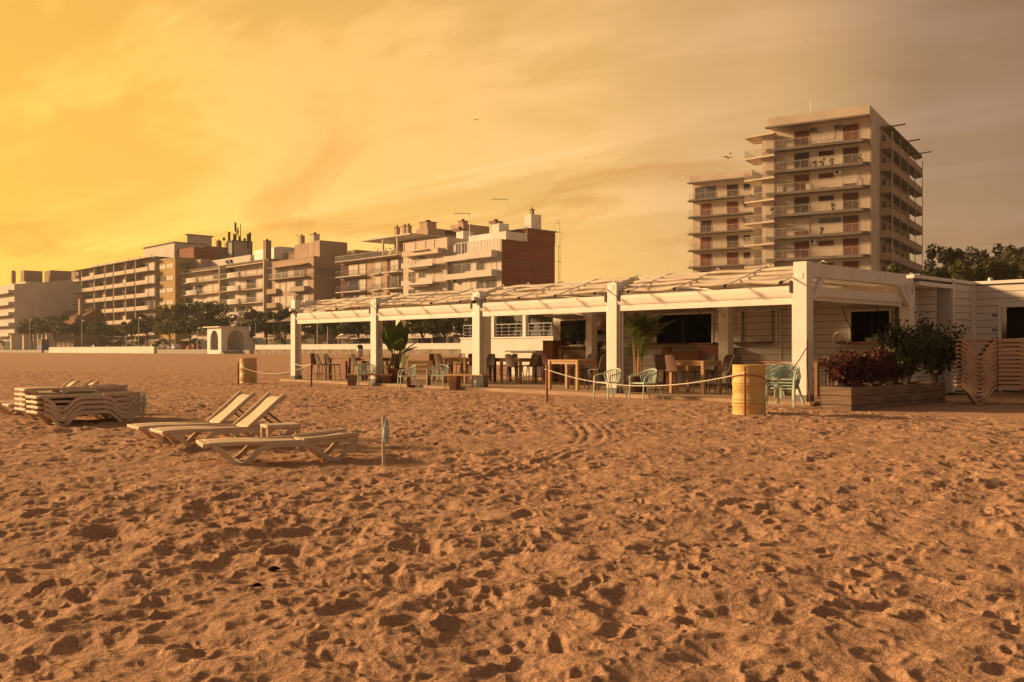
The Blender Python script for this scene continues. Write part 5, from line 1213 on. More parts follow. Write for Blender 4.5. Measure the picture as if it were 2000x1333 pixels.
H.boxr('roof', H.x0, 0.1, -0.1, 11.8, H.h - 0.001, H.h + 0.003, 'slabgrey') if False else None
for k in range(0, 6):
    z = H.h - 3.05 * (k + 1) + 0.4
    if z < 2: continue
    o = H.balcony(xh(1025), xh(1225), z, 1.0, 'wall', 0.75, 'palewall', m='palewall'); o = H.balcony(xh(1226), xh(1450), z, 1.5, 'wall', 0.9, 'palewall', m='palewall')
    if k == 0:
        for q in range(7): H.win(xh(1085) + q * (xh(1470) - xh(1085)) / 7, xh(1085) + (q + 0.94) * (xh(1470) - xh(1085)) / 7, z + 0.9, z + 2.9, 'pane' if q < 2 else 'blind', 'white')
    else:
        H.win(xh(1065), xh(1215), z + 0.1, z + 2.4, rb.choice(['pane', 'blind'])); H.win(xh(1262), xh(1330), z + 0.1, z + 2.4, 'pane'); H.win(xh(1338), xh(1435), z + 0.1, z + 2.4, rb.choice(['blind', 'pane']))
H.shops(H.x0, 0, 4)
for v, hh in ((1120, 1.8), (1425, 2.2), (1285, 0.6)): H.boxr('stair_head', H.X(c3(v - 28, 0)[0], 3), H.X(c3(v + 30, 0)[0], 3), 3, 5.2, H.h + 0.004, H.h + hh + 1.0, 'whitewall')
for v in (1120, 1425): H.chimney(H.X(c3(v, 0)[0], 3.5), 3.6, H.h + (2.8 if v == 1120 else 3.2), 0.3, 1.6, 'brown')
H.boxr('stair_head', -1.6, 0.05, 6.5, 8.8, H.h + 2.2, H.h + 4.6, 'whitewall'); H.chimney(-0.9, 7.6, H.h + 4.6, 0.8, 0.5, 'brown')
H.boxr('planter_box', xh(1085), xh(1100), -0.9, -0.4, H.h - 6.3, H.h - 5.4, 'leafB')
for px, d, z_, hh, lb in ((1205, 158, 20.5, 3.6, 'forked roof aerial left on the white block'), (1525, 158, 22.5, 4.0, 'forked roof aerial near the brick wall')):
    q = pt(c3(px, 0)[0], 500, d); a = empty('roof_aerial', (q.x, q.y, z_), 0, lb, 'aerial', 'roof aerials')
    MB().tube([(0, 0, -2), (0, 0, hh)], 0.05, 5).build('rod', 'alu', a); MB().box(-2.6, 0.1, -0.03, 0.03, hh - 0.1, hh).build('cross_arm', 'alu', a)
    for x in (-2.5, -1.6, -0.8): MB().box(x - 0.02, x + 0.02, -0.4, 0.4, hh - 0.09, hh - 0.04).build('dipole', 'alu', a)
# lattice radio mast
q = pt(1092, 685, 150); ma = empty('radio_mast', (q.x, q.y, 1.2), 0, 'tall thin lattice mast right of the brick wall', 'mast')
mh = CH + (HZ - 425) / F * 150 - 1.2; b = MB()
for k in range(3): b.tube([(0.16 * math.cos(2.094 * k), 0.16 * math.sin(2.094 * k), -0.5), (0.16 * math.cos(2.094 * k), 0.16 * math.sin(2.094 * k), mh - 2)], 0.028, 5)
for k in range(int(mh / 0.8)): z = 0.8 * k; b.tube([(0.16 * math.cos(2.094 * (k % 3)), 0.16 * math.sin(2.094 * (k % 3)), z), (0.16 * math.cos(2.094 * ((k + 1) % 3)), 0.16 * math.sin(2.094 * ((k + 1) % 3)), z + 0.8)], 0.018, 4)
b.build('lattice', 'alu', ma); MB().tube([(0, 0, mh - 2.4), (0, 0, mh)], 0.04, 5).build('tip', 'alu', ma)
for k, z in enumerate((mh - 1, mh - 2.4, mh - 4.6, mh - 7)): MB().box(-0.75 if k % 2 else -0.5, 0.45 if k % 2 else 0.2, -0.03, 0.03, z, z + 0.07).build('aerial_arm', 'alu', ma)

# ------------------------------------------------------------------ tower on the right with its lower wing
TD = Vector((-0.843, 0.538))
TS = 2.9
T = Bd('apartment_tower', 'tall cream apartment tower with long balconies and brown shutters', c4(745, 0)[0], c4(1447, 0)[0], 118, c4(1447, 66)[1], 26, 'cream', z0=1.0, dirn=TD)
xt = lambda v: T.X(c4(v, 0)[0])
MB().box(T.x0 - 0.25, 0.0, -0.9, -0.002, T.h - 1.35, T.h).build('roof_parapet', 'cream', T.t)
MB().box(T.x0 - 0.4, 0.05, -1.5, -0.902, T.h - 1.42, T.h - 1.2).build('eave', 'slabgrey', T.t)
sp = 2.87
levels = [T.h - 1.36 - 2.75 - sp * k + 0.0 for k in range(10)]
for k, z in enumerate(levels):
    if z < 1.5: continue
    pl = [(T.x0 - 0.35, -0.002), (T.x0 - 0.35, -1.3), (-0.75, -1.3), (-0.15, -0.5), (-0.15, -0.002)]
    o = MB().prism([(x, y, z - 0.35) for x, y in pl], (0, 0, 0.35)).build('balcony', 'slabgrey', T.t)
    MB().box(T.x0 - 0.2, -1.0, -1.25, -1.23, z + 0.02, z + 0.95).prism([(-0.99, -1.25, z + 0.02), (-0.76, -1.25, z + 0.02), (-0.2, -0.5, z + 0.02), (-0.2, -0.02, z + 0.02), (-0.22, -0.02, z + 0.02), (-0.22, -0.49, z + 0.02), (-0.77, -1.23, z + 0.02), (-0.99, -1.23, z + 0.02)], (0, 0, 0.93)).build('glass_panel', 'gl', o)
    b = MB().box(T.x0 - 0.3, -0.8, -1.28, -1.2, z + 0.97, z + 1.02)
    for q in range(12): xx = T.x0 - 0.2 + (-T.x0 - 0.7) * q / 11; b.box(xx - 0.02, xx + 0.02, -1.27, -1.23, z, z + 0.97)
    b.build('railing', 'railing', o)
    f1 = ['shutter', 'shutterdk', 'shutter', 'shutterdk', 'shutter', 'shutter', 'shutter', 'shutter', 'shutter', 'shutter'][k]; f2 = f1
    T.win(xt(902), xt(1015), z + 0.02, z + 2.25, f1, 'cream', 'balcony_door'); T.win(xt(1243), xt(1363), z + 0.02, z + 2.25, f2, 'cream', 'balcony_door')
    if k == 0: T.win(xt(1085), xt(1190), z + 0.6, z + 2.0, 'blind', 'cream')
    elif k == 4: T.win(xt(1075), xt(1240), z + 1.35, z + 2.2, 'pane', 'cream')
    else: T.win(xt(1073), xt(1187), z + 1.35, z + 2.15, 'shutterdk' if k in (1, 3) else 'shutter', 'cream')
    for q_, (va, vb) in enumerate(((902, 1015), (1243, 1363))):          # roller slats stopped at different heights, dark glass below
        fr_k = [(1, 1), (0, 0.15), (1, 0.8), (0.1, 0.3), (0.75, 1), (1, 1), (0.6, 1), (1, 1), (1, 1), (1, 1)][k][q_]
        if 0 < fr_k < 1: MB().box(xt(va) + 0.08, xt(vb) - 0.08, -0.035, -0.021, z + 2.18 - 2.1 * fr_k, z + 2.18).build('roller_slats', 'shutter' if f1 == 'shutterdk' else 'blind', T.t)
    if k in (0, 2, 4): MB().box(xt(860), xt(1010), -0.9, -0.06, z + 2.32, z + 2.38).build('rolled_awning', 'canvas', T.t)
# vertical pipe and side strip
MB().tube([(-0.12, -0.12, -0.5), (-0.12, -0.12, T.h - 1.5)], 0.06, 6).build('drain_pipe', 'beige', T.t)
ys0 = T.Y(c4(1507, 0)[0]); ye = 27.5
MB().box(0.001, 0.02, ys0 - 0.001, 25.9, 0, T.h - 2.6).build('recess_wall', 'tan', T.t)
for k in range(-1, 9):
    z = levels[0] + 2.62 - sp * (k + 1)
    if z < 1: continue
    o = MB().box(0.022, 1.45, ys0, ye, z - 0.14, z).build('side_balcony', 'slabgrey', T.t)
    n = 14; cen = ye
    cur = [(0.022, ye), (1.45, ye)] + [(0.2 + 1.25 * math.cos(q * PI / 2 / n), ye + 2.2 * math.sin(q * PI / 2 / n)) for q in range(1, n + 1)] + [(0.022, ye + 2.2)]
    MB().prism([(x, y, z - 0.14) for x, y in cur], (0, 0, 0.14)).build('rounded_end', 'slabgrey', o)
    if k >= 0:
        MB().box(1.38, 1.44, ys0 + 0.05, ye, z, z + 0.95).box(0.03, 1.375, ys0 + 0.003, ys0 + 0.05, z, z + 0.95).build('parapet', 'tan', o)
        b = MB(); P_ = [(1.42, ye)] + [(0.17 + 1.25 * math.cos(q * PI / 2 / n), ye + 2.15 * math.sin(q * PI / 2 / n)) for q in range(1, n + 1)]
        for (xa, ya), (xb, yb) in zip(P_[:-1], P_[1:]): b.beam((xa, ya, z + 0.92), (xb, yb, z + 0.92), 0.05, 0.05); b.box(xa - 0.015, xa + 0.015, ya - 0.015, ya + 0.015, z, z + 0.9); b.beam((xa, ya, z + 0.4), (xb, yb, z + 0.4), 0.02, 0.7)
        b.build('railing', 'railing', o)
        for q in range(5):
            y = ys0 + 1.2 + q * 4.3
            f = MB().box(0.021, 0.07, y, y + 2.2, z + 0.02, z + 2.2).build('side_door', 'beige', T.t); MB().box(0.071, 0.08, y + 0.12, y + 2.08, z + 0.1, z + 2.1).build('shutter', 'shutterdk', f)
for q, y in enumerate((ys0 + 0.1, ys0 + 5.5, ys0 + 11, ys0 + 16.5, ye)): MB().tube([(1.5, y, -0.5), (1.5, y, T.h - 2.3)], 0.055 if q else 0.09, 6).build('pole', 'railing', T.t)
for y in (ys0 + 0.1, ys0 + 10.5, ys0 + 20): MB().beam((0.02, y, T.h - 1.75), (3.1, y, T.h - 1.55), 0.16, 0.16).build('roof_arm', 'slabgrey', T.t)
# whip aerial
q = pt(1583, 220, 124); a = empty('roof_aerial', (q.x, q.y, 1.0 + T.h), 0, 'whip aerial on top of the tower', 'aerial', 'roof aerials'); MB().tube([(0, 0, -1), (0, 0, 2.6)], 0.05, 5, 0.02).build('rod', 'alu', a); MB().box(-0.15, 0.15, -0.1, 0.1, 0, 0.3).build('base', 'alu', a)
# set-back stair bay with the staggered balconies on the left flank
ST = Bd('tower_bay', 'set-back bay of the tower with bright balconies stacked on its left side', c4(678, 0)[0], c4(762, 0)[0], 124, c4(740, 258)[1], 20, 'cream', z0=1.0, dirn=TD)
for k in range(11):
    z = ST.h - 2.87 * k - 0.05
    if z < 1: continue
    pl = [(ST.x0 - 0.002, 3.0), (ST.x0 - 0.002, -0.9), (ST.x0 + 1.4, -0.9), (ST.x0 + 1.4, -1.6), (ST.x0 - 1.8, 1.0), (ST.x0 - 1.8, 3.0)]
    pl = [(ST.x0 + 2.0, -0.002), (ST.x0 + 2.0, -1.3), (ST.x0 - 2.3, -0.3), (ST.x0 - 2.3, 4.0), (ST.x0 - 0.002, 4.0), (ST.x0 - 0.002, -0.002)]
    o = MB().prism([(x, y, z - 0.2) for x, y in pl], (0, 0, 0.2)).build('balcony' if k else 'roof', 'cream', ST.t)
    if k:
        b = MB(); R_ = [(ST.x0 + 2.0, -1.26), (ST.x0 - 2.25, -0.27), (ST.x0 - 2.25, 3.95)]
        for (xa, ya), (xb, yb) in zip(R_[:-1], R_[1:]):
            b.beam((xa, ya, z + 0.97), (xb, yb, z + 0.97), 0.05, 0.05); L = math.hypot(xb - xa, yb - ya); m_ = int(L / 0.28)
            for q in range(m_): f = q / m_; b.box(xa + (xb - xa) * f - 0.012, xa + (xb - xa) * f + 0.012, ya + (yb - ya) * f - 0.012, ya + (yb - ya) * f + 0.012, z, z + 0.95)
        b.build('railing', 'railing', o)
        g_ = MB()
        for (xa, ya), (xb, yb) in zip(R_[:-1], R_[1:]): g_.beam((xa, ya + 0.02, z + 0.5), (xb, yb + 0.02, z + 0.5), 0.02, 0.85)
        g_.build('glass_panel', 'gl', o)
        MB().box(ST.x0 - 0.05, ST.x0 - 0.002, 0.8, 2.9, z + 0.02, z + 2.2).build('balcony_door', 'blind', ST.t)
# lower wing
W = Bd('apartment_building', 'lower wing left of the tower with brown shutters and dark balconies', c4(190, 0)[0], c4(620, 0)[0], 158, c4(620, 516)[1], 18, 'cream', z0=1.0, dirn=TD)
xw = lambda v: W.X(c4(v, 0)[0])
MB().box(W.x0 - 0.25, 0.0, -0.9, -0.002, W.h - 1.3, W.h).build('roof_parapet', 'cream', W.t); MB().box(W.x0 - 0.4, 0.05, -1.5, -0.902, W.h - 1.42, W.h - 1.2).build('eave', 'slabgrey', W.t)
for k in range(11):
    z = W.h - 1.3 - 2.85 - 2.87 * k
    if z < 1: continue
    o = MB().prism([(x, y, z - 0.27) for x, y in [(W.x0 - 0.6, -0.002), (W.x0 - 0.6, -0.9), (W.x0 - 0.1, -1.4), (-0.1, -1.4), (-0.1, -0.002)]], (0, 0, 0.27)).build('balcony', 'slabgrey', W.t)
    MB().box(W.x0, -0.2, -1.35, -1.33, z + 0.02, z + 0.95).build('glass_panel', 'gl', o)
    b = MB().box(W.x0 - 0.1, -0.2, -1.38, -1.31, z + 0.96, z + 1.01)
    for q in range(12): xx = W.x0 + (-W.x0 - 0.3) * q / 11; b.box(xx - 0.02, xx + 0.02, -1.37, -1.33, z, z + 0.96)
    b.build('railing', 'railing', o)
    if k == 0: W.win(xw(205), xw(358), z + 0.02, z + 2.3, 'pane', 'cream')
    else: W.win(xw(243), xw(326), z + 0.02, z + 2.2, 'shutterdk' if k == 2 else 'shutter', 'cream', 'balcony_door')
    W.win(xw(428), xw(514), z + 0.02, z + 2.2, 'shutterdk' if k in (0, 3) else 'shutter', 'cream', 'balcony_door')
    if xw(560) < -1: W.win(xw(545), xw(600), z + 0.9, z + 2.1, 'shutterdk', 'cream')
# ------------------------------------------------------------------ trees and plants
NR = np.random.default_rng(8)
def leaf_quads(P, size, rng, flat=0.0):
    n = len(P); a = rng.normal(size=(n, 3)); a /= np.linalg.norm(a, axis=1)[:, None]
    b = rng.normal(size=(n, 3)); b[:, 2] += flat; b -= (b * a).sum(1)[:, None] * a; b /= np.linalg.norm(b, axis=1)[:, None]
    s = size * rng.uniform(0.6, 1.35, n)[:, None]
    v = np.stack([P - a * s, P + b * s * 0.5, P + a * s, P - b * s * 0.5], 1).reshape(-1, 3)
    return v, np.arange(n * 4).reshape(-1, 4)
def crown_points(n, rx, ry, rz, z0, clumps, rng, cl=0.36, flatten=0.75):
    C = rng.normal(size=(clumps, 3)); C /= np.linalg.norm(C, axis=1)[:, None]; C *= rng.uniform(0.35, 0.95, clumps)[:, None] ** 0.6
    C[:, 2] = np.where(C[:, 2] < -0.35, -0.35 * rng.uniform(0.3, 1, clumps), C[:, 2])
    r = cl * rng.uniform(0.55, 1.2, clumps)
    i = rng.integers(0, clumps, n); d = rng.normal(size=(n, 3)); d /= np.linalg.norm(d, axis=1)[:, None]; d[:, 2] *= flatten
    P = C[i] + d * (r[i] * rng.uniform(0.35, 1.0, n) ** 0.5)[:, None]
    return P * np.array([rx, ry, rz]) + np.array([0, 0, z0]), C * np.array([rx, ry, rz]) + np.array([0, 0, z0])
def tree(name, label, loc, h, rx, rz, m, n=1800, leaf=0.32, clumps=26, trunk_r=0.16, group=None, cat='tree', cl=0.36, ry=None):
    t = empty(name, loc, random.uniform(0, 6), label, cat, group); ry = ry or rx * 0.9
    P, C = crown_points(n, rx, ry, rz, h - rz * 1.0, clumps, NR, cl)
    v, f = leaf_quads(P, leaf, NR); arr_mesh('crown', v, f, m, t)
    b = MB(); zf = h - rz * 1.6; lean = random.uniform(-.2, .2)
    b.tube([(0, 0, -0.6), (lean * 0.4, 0, zf * 0.5), (lean, lean * 0.5, zf), (lean * 1.2, 0, h - rz * 0.9)], trunk_r, 8, trunk_r * 0.45)
    for k in range(7):
        c = C[k % len(C)]; b.tube([(lean * 0.8, 0, zf * (0.7 + 0.3 * (k % 3) / 2)), ((c[0] + lean) * 0.45, c[1] * 0.45, (zf + c[2]) / 2), tuple(c)], trunk_r * 0.42, 6, trunk_r * 0.1)
    b.build('trunk', 'bark', t); return t
def prom_tree(px, py_top, wpx, m, label, ly=57.5, n=3600, low=0.62):
    lx = on_v(px, ly); p = loc2w(lx, ly, 1.28); d = p.y
    top = CH + (HZ - py_top) / F * d - 1.28; rx = wpx / 2 / F * d
    bot = CH + (HZ - 657) / F * d - 1.28; rz = max((top - bot) / 2, rx * 0.55)
    return tree('promenade_tree', label, p, top + 0.1, rx * 1.30, rz * 1.2, m, n, max(0.22, rx * 0.08), 34, 0.17, 'trees along the promenade')
for px, py, w, m, lb in [
    (64, 623, 40, 'leafB', 'leftmost dark promenade tree, in front of the white block'), (108, 617, 46, 'leafB', 'dark promenade tree before the low tiled house'),
    (146, 617, 54, 'leafB', 'dark promenade tree right of the tiled house'), (191, 630, 36, 'leafB', 'small promenade tree under the long balcony block'),
    (221, 638, 34, 'leafB', 'smallest rounded promenade tree, with a bare stem, left of the big trees'), (258, 626, 36, 'leafA', 'yellowish promenade tree left of the ochre block'),
    (288, 617, 46, 'leafB', 'dark promenade tree under the edge of the ochre block'), (332, 597, 62, 'leafA', 'large olive green promenade tree before the ochre block'),
    (372, 592, 66, 'leafB', 'largest dark green promenade tree left of the pavilion'), (418, 593, 62, 'leafB', 'large dark promenade tree rising behind the arched pavilion'),
    (491, 603, 36, 'leafB', 'narrow promenade tree just right of the pavilion'), (521, 611, 40, 'leafB', 'round promenade tree on a slim stem right of the pavilion'),
    (557, 607, 42, 'leafB', 'promenade tree just left of the pergola'), (615, 622, 50, 'leafB', 'promenade tree seen through the far left bay'),
    (655, 618, 50, 'leafB', 'promenade tree behind the red-legged tables'), (700, 620, 55, 'leafB', 'promenade tree seen beside the second pergola post'),
    (826, 612, 60, 'leafB', 'promenade tree behind the grey-block bench'), (868, 610, 64, 'leafB', 'promenade tree seen left of the middle pergola post'), (915, 618, 46, 'leafB', 'slim promenade tree close behind the middle pergola post'),
    (975, 618, 60, 'leafB', 'tree rising behind the terrace railing'), (1040, 622, 46, 'leafB', 'tree behind the right end of the terrace'), (755, 615, 60, 'leafB', 'promenade tree hidden behind the banana plant')]:
    prom_tree(px, py, w * 1.12, m, lb)
# wood on the right
for i, (px, py, w, d, hz_, m, lb) in enumerate([
    (1848, 474, 74, 96, 0.62, 'leafC', 'dark rounded pine at the left end of the grove'), (1905, 478, 80, 100, 0.55, 'leafC', 'broad dark pine in the middle of the grove'), (1958, 480, 80, 98, 0.55, 'leafC', 'dark pine left of the palm'),
    (1880, 508, 60, 88, 0.5, 'leafA', 'paler olive tree at the front of the grove, left'), (1935, 500, 62, 88, 0.5, 'leafA', 'paler olive tree at the front of the grove, middle'), (1985, 505, 62, 87, 0.5, 'leafA', 'paler olive tree at the front of the grove, right'), (2035, 488, 80, 98, 0.5, 'leafC', 'dark pine at the right edge of the picture'),
    (1828, 520, 40, 92, 0.6, 'leafC', 'low dark bush tree beside the tower')]):
    p = pt(px, 685, d); top = CH + (HZ - py) / F * d - 1.0; rx = w / 2 / F * d
    tree('pine_tree' if m == 'leafC' else 'grove_tree', lb, (p.x, p.y, 1.0), top, rx * 1.08, min(top * 0.42, rx * 1.5), m, 3200, 0.20, 40, 0.22, 'trees of the grove behind the store cabin', cl=0.33)
# palm fronds
def frond(b, base, az, L, droop, n=14, w=0.28, up=0.9, leaf=0.012):
    pts = []; p = Vector(base); el = up
    for k in range(n + 1):
        pts.append(p.copy()); p = p + Vector((math.cos(az) * math.cos(el), math.sin(az) * math.cos(el), math.sin(el))) * (L / n); el -= droop / n
    b.tube([tuple(q) for q in pts], leaf * 0.8, 5, leaf * 0.2)
    for k in range(2, n + 1):
        t = (pts[min(k + 1, n)] - pts[k - 1]).normalized(); s = t.cross(Vector((0, 0, 1)))
        if s.length < 0.1: s = Vector((math.sin(az), -math.cos(az), 0))
        s.normalize(); f = math.sin((k / n) ** 0.8 * PI * 0.92 + 0.15); ll = w * max(0.2, f)
        for sg in (-1, 1):
            for o_ in (0, 0.5):
                q = pts[k].lerp(pts[k - 1], o_); e = q + s * sg * ll + t * ll * 0.55 - Vector((0, 0, 0.25 * ll)); wv = t * leaf * 1.6
                b.quad(tuple(q - wv), tuple(q + wv), tuple(e + wv * 0.2), tuple(e - wv * 0.2))
p = pt(1990, 685, 90); t = empty('palm_tree', (p.x, p.y, 1.0), 0, 'palm crown at the right edge above the grove', 'palm'); ph = CH + (HZ - 496) / F * 90 - 1.0
MB().tube([(0, 0, -0.5), (0.2, 0, ph * 0.5), (0, 0, ph)], 0.22, 8, 0.16).build('trunk', 'bark', t); b = MB()
for k in range(22): frond(b, (0, 0, ph), k * 2.4, 2.3, 1.9 + 0.5 * (k % 3), 10, 0.5, 1.2 - 0.12 * (k % 8), 0.03)
b.build('crown', 'leafC', t, recalc=False)
# bush above the kiosk roof by the tower foot
p = pt(1733, 685, 60); t = tree('yucca_bush', 'yellow green spiky bush at the foot of the tower', (p.x, p.y, 0.9), CH + (HZ - 508) / F * 60 - 0.9, 0.75, 1.0, 'leafD', 500, 0.22, 12, 0.12, cat='bush')
# areca palm in a pot, first bay
p = uloc(-5.95, 1.15); t = empty('areca_palm', p, RZ, 'areca palm with arching fronds in a dark pot behind the second front post', 'palm')
MB().lathe([(0.0, 0.0), (0.24, 0.0), (0.30, 0.42), (0.32, 0.44), (0.30, 0.46), (0.0, 0.44)], 20).build('pot', 'pot', t); b = MB(); s_ = MB(); ra = random.Random(2)
for k in range(17):
    a = ra.uniform(0, 6.28); r_ = ra.uniform(0.02, 0.12); hh = ra.uniform(0.85, 1.6); x, y = r_ * math.cos(a), r_ * math.sin(a)
    s_.tube([(x, y, 0.42), (x * 1.6, y * 1.6, hh)], 0.016, 6, 0.010); frond(b, (x * 1.6, y * 1.6, hh), a + ra.uniform(-.4, .4), ra.uniform(0.95, 1.35), ra.uniform(0.7, 1.6), 16, 0.30, ra.uniform(1.15, 1.5), 0.014)
b.build('fronds', 'leafD', t, recalc=False); s_.build('stems', 'wood', t)
# banana plant in a pot, third bay
def paddle(b, base, az, el, L, w, droop):
    n = 9; p = Vector(base); vs = []
    for k in range(n + 1):
        f = k / n; d = Vector((math.cos(az) * math.cos(el), math.sin(az) * math.cos(el), math.sin(el))); s = Vector((-math.sin(az), math.cos(az), 0))
        ww = w * math.sin(min(1, f * 1.02) ** 0.75 * PI) ** 0.7 * (1 + 0.05 * math.sin(k * 2.3)); nrm = s.cross(d)
        vs += [tuple(p - s * ww + nrm * ww * 0.25), tuple(p), tuple(p + s * ww + nrm * ww * 0.25)]; p = p + d * L / n; el -= droop / n
    b.add(vs, [(k * 3 + j, k * 3 + j + 1, k * 3 + j + 4, k * 3 + j + 3) for k in range(n) for j in range(2)], True)
p = uloc(-17.05, 0.75); t = empty('banana_plant', p, 0, 'tall banana plant with broad leaves in a terracotta pot by a pergola post', 'plant')
MB().lathe([(0.0, 0.0), (0.25, 0.0), (0.33, 0.5), (0.36, 0.52), (0.33, 0.54), (0.0, 0.5)], 20).build('pot', 'skin', t); b = MB(); s_ = MB()
for k, (az, el, hh, L, w) in enumerate([(0.2, 1.35, 1.2, 1.15, .20), (-0.5, 1.2, 1.25, 1.0, .22), (1.0, 1.1, 1.15, .9, .2), (2.8, 1.25, 1.1, 1.0, .2), (4.0, 1.0, 1.2, .8, .18), (-1.2, 0.75, 1.15, .85, .17), (0.1, 0.8, 1.0, .8, .17), (3.3, 1.4, 1.25, 1.0, .2), (1.9, 1.3, 1.2, 1.0, .2), (5.2, 1.3, 1.3, .95, .2), (0.6, 1.0, 0.6, .55, .14), (3.6, 1.2, .35, .6, .16), (-0.2, 0.5, 1.05, .75, .15), (0.4, 1.4, 1.35, .9, .2)]):
    x, y = 0.10 * math.cos(az), 0.10 * math.sin(az); q = (x * 1.8, y * 1.8, hh)
    s_.tube([(x * 0.5, y * 0.5, 0.48), q], 0.022, 6, 0.012); paddle(b, q, az, min(1.5, el + 0.2), L * 1.08, w * 1.25, 0.45 if el > 1 else 0.8)
b.build('leaves', 'leafE', t, recalc=False); s_.build('stems', 'leafA', t)
# plants on the bar counter
for i, (dx, r_, hh, lb) in enumerate([(0.15, 0.28, 0.62, 'leafy pot plant at the left end of the bar counter'), (0.75, 0.22, 0.5, 'small pot plant on the bar counter next to the tray'), (1.25, 0.26, 0.6, 'pot plant on the bar counter behind the tray'), (1.75, 0.24, 0.85, 'tall pot plant at the right end of the bar counter')]):
    q = loc2w(lx0 + dx, ly0 + 0.5); t = empty('counter_plant', (q.x, q.y, 1.36), 0, lb, 'plant', 'plants on the bar counter')
    MB().lathe([(0, 0), (0.09, 0), (0.12, 0.18), (0.0, 0.17)], 14).build('pot', 'pot' if i % 2 else 'skin', t)
    P, _ = crown_points(160, r_, r_, hh * 0.55, 0.2 + hh * 0.5, 9, NR, 0.4); v, f = leaf_quads(P, 0.075, NR); arr_mesh('foliage', v, f, 'leafB' if i % 2 else 'leafD', t)
    MB().tube([(0, 0, 0.1), (0.02, 0, hh * 0.6)], 0.012, 5).build('stem', 'bark', t)
# hanging wicker lamp in the shade of the second bay
q = pt(1177, 636, 30.5); t = empty('basket_lamp', q, 0, 'dark wicker pendant lamp hanging behind the second front post', 'lamp')
MB().lathe([(0.03, 0.20), (0.14, 0.16), (0.22, 0.02), (0.20, -0.12), (0.16, -0.16)], 18).build('lamp_shade', 'stool2', t); MB().tube([(0, 0, 0.2), (0, 0, 3.1 - q.z)], 0.008, 5).build('cable', 'dark', t)
# planter with red shrubs
q = loc2w(1.68, -1.13); PX0, PX1, PY0, PY1 = -0.72, 0.0, 0.0, 4.65
zb = zat(q.x, q.y); pl = empty('shrub_planter', (q.x, q.y, zb), RZ, 'long weathered plank planter box along the end of the bar', 'planter')
for k in range(3):
    z0_, z1_ = 0.195 * k - 0.08, 0.195 * (k + 1) - 0.09
    MB().box(-0.03, 0, PY0 + 0.031, PY1, z0_, z1_).box(PX0, 0, PY0, PY0 + 0.03, z0_, z1_).box(PX0, PX0 + 0.03, PY0 + 0.031, PY1, z0_, z1_).box(PX0 + 0.031, -0.031, PY1 - 0.03, PY1, z0_, z1_).build('plank', 'greywood', pl, 0.004)
MB().box(PX0 + 0.035, -0.035, PY0 + 0.035, PY1 - 0.035, -0.1, 0.44).build('soil', 'soil', pl)
def shrub(x, y, h, rx, ry, m, label, n, leaf, cat='shrub', group=None, stems=9, nm='red_shrub'):
    w = loc2w(1.68 + x, -1.13 + y); t = empty(nm, (w.x, w.y, zb + 0.42), RZ, label, cat, group); P = []; b = MB(); rr = random.Random(int(x * 100 + y * 10)); tips = []
    for k in range(stems):
        a = rr.uniform(0, 6.28); r_ = rr.uniform(0.3, 1.0); e = Vector((rx * r_ * math.cos(a), ry * r_ * math.sin(a), h * rr.uniform(0.6, 1.0) * (1.1 - 0.35 * r_)))
        mid = Vector((e.x * 0.35, e.y * 0.35, e.z * 0.55)); b.tube([(0.02 * math.cos(a), 0.02 * math.sin(a), -0.1), tuple(mid), tuple(e)], 0.010, 5, 0.004); tips.append((mid, e))
    b.build('stems', 'bark', t)
    i = NR.integers(0, len(tips), n); f = NR.uniform(-0.35, 1.05, n); Mi = np.array([tuple(q[0]) for q in tips]); Ti = np.array([tuple(q[1]) for q in tips])
    P = Mi[i] + (Ti[i] - Mi[i]) * f[:, None] + NR.normal(size=(n, 3)) * (0.085 * max(rx, 0.6) * (1.75 if nm == 'dark_shrub' else 1.1))
    v, fc = leaf_quads(P, leaf, NR); arr_mesh('foliage', v, fc, m, t); return t
RS = 'red shrubs in the planter'
for k, (y, h, lb) in enumerate([(0.35, 0.70, 'red shrub at the near end of the planter'), (0.95, 0.72, 'second red shrub from the near end of the planter'), (1.55, 0.78, 'third red shrub from the near end of the planter'), (2.1, 0.74, 'red shrub left of the dark bush in the planter')]):
    shrub(-0.36, y, h * 1.2, 0.42, 0.52, 'redleaf' if k != 2 else 'redleaf', lb, 2300, 0.052, group=RS, stems=18)
shrub(-0.34, 3.35, 1.62, 0.60, 0.95, 'shrub', 'big dark green bush spilling over the far part of the planter', 4200, 0.058, stems=30, nm='dark_shrub', cat='bush')
shrub(-0.20, 4.5, 1.62, 0.70, 0.80, 'shrub', 'dark green bush at the far end of the planter, leaning towards the lounger stack', 3400, 0.058, stems=26, nm='dark_shrub', cat='bush')
shrub(-0.40, 2.7, 0.72, 0.35, 0.42, 'shrub', 'low dark shrub between the red shrubs and the big bush', 800, 0.055, stems=12, nm='dark_shrub', cat='bush')

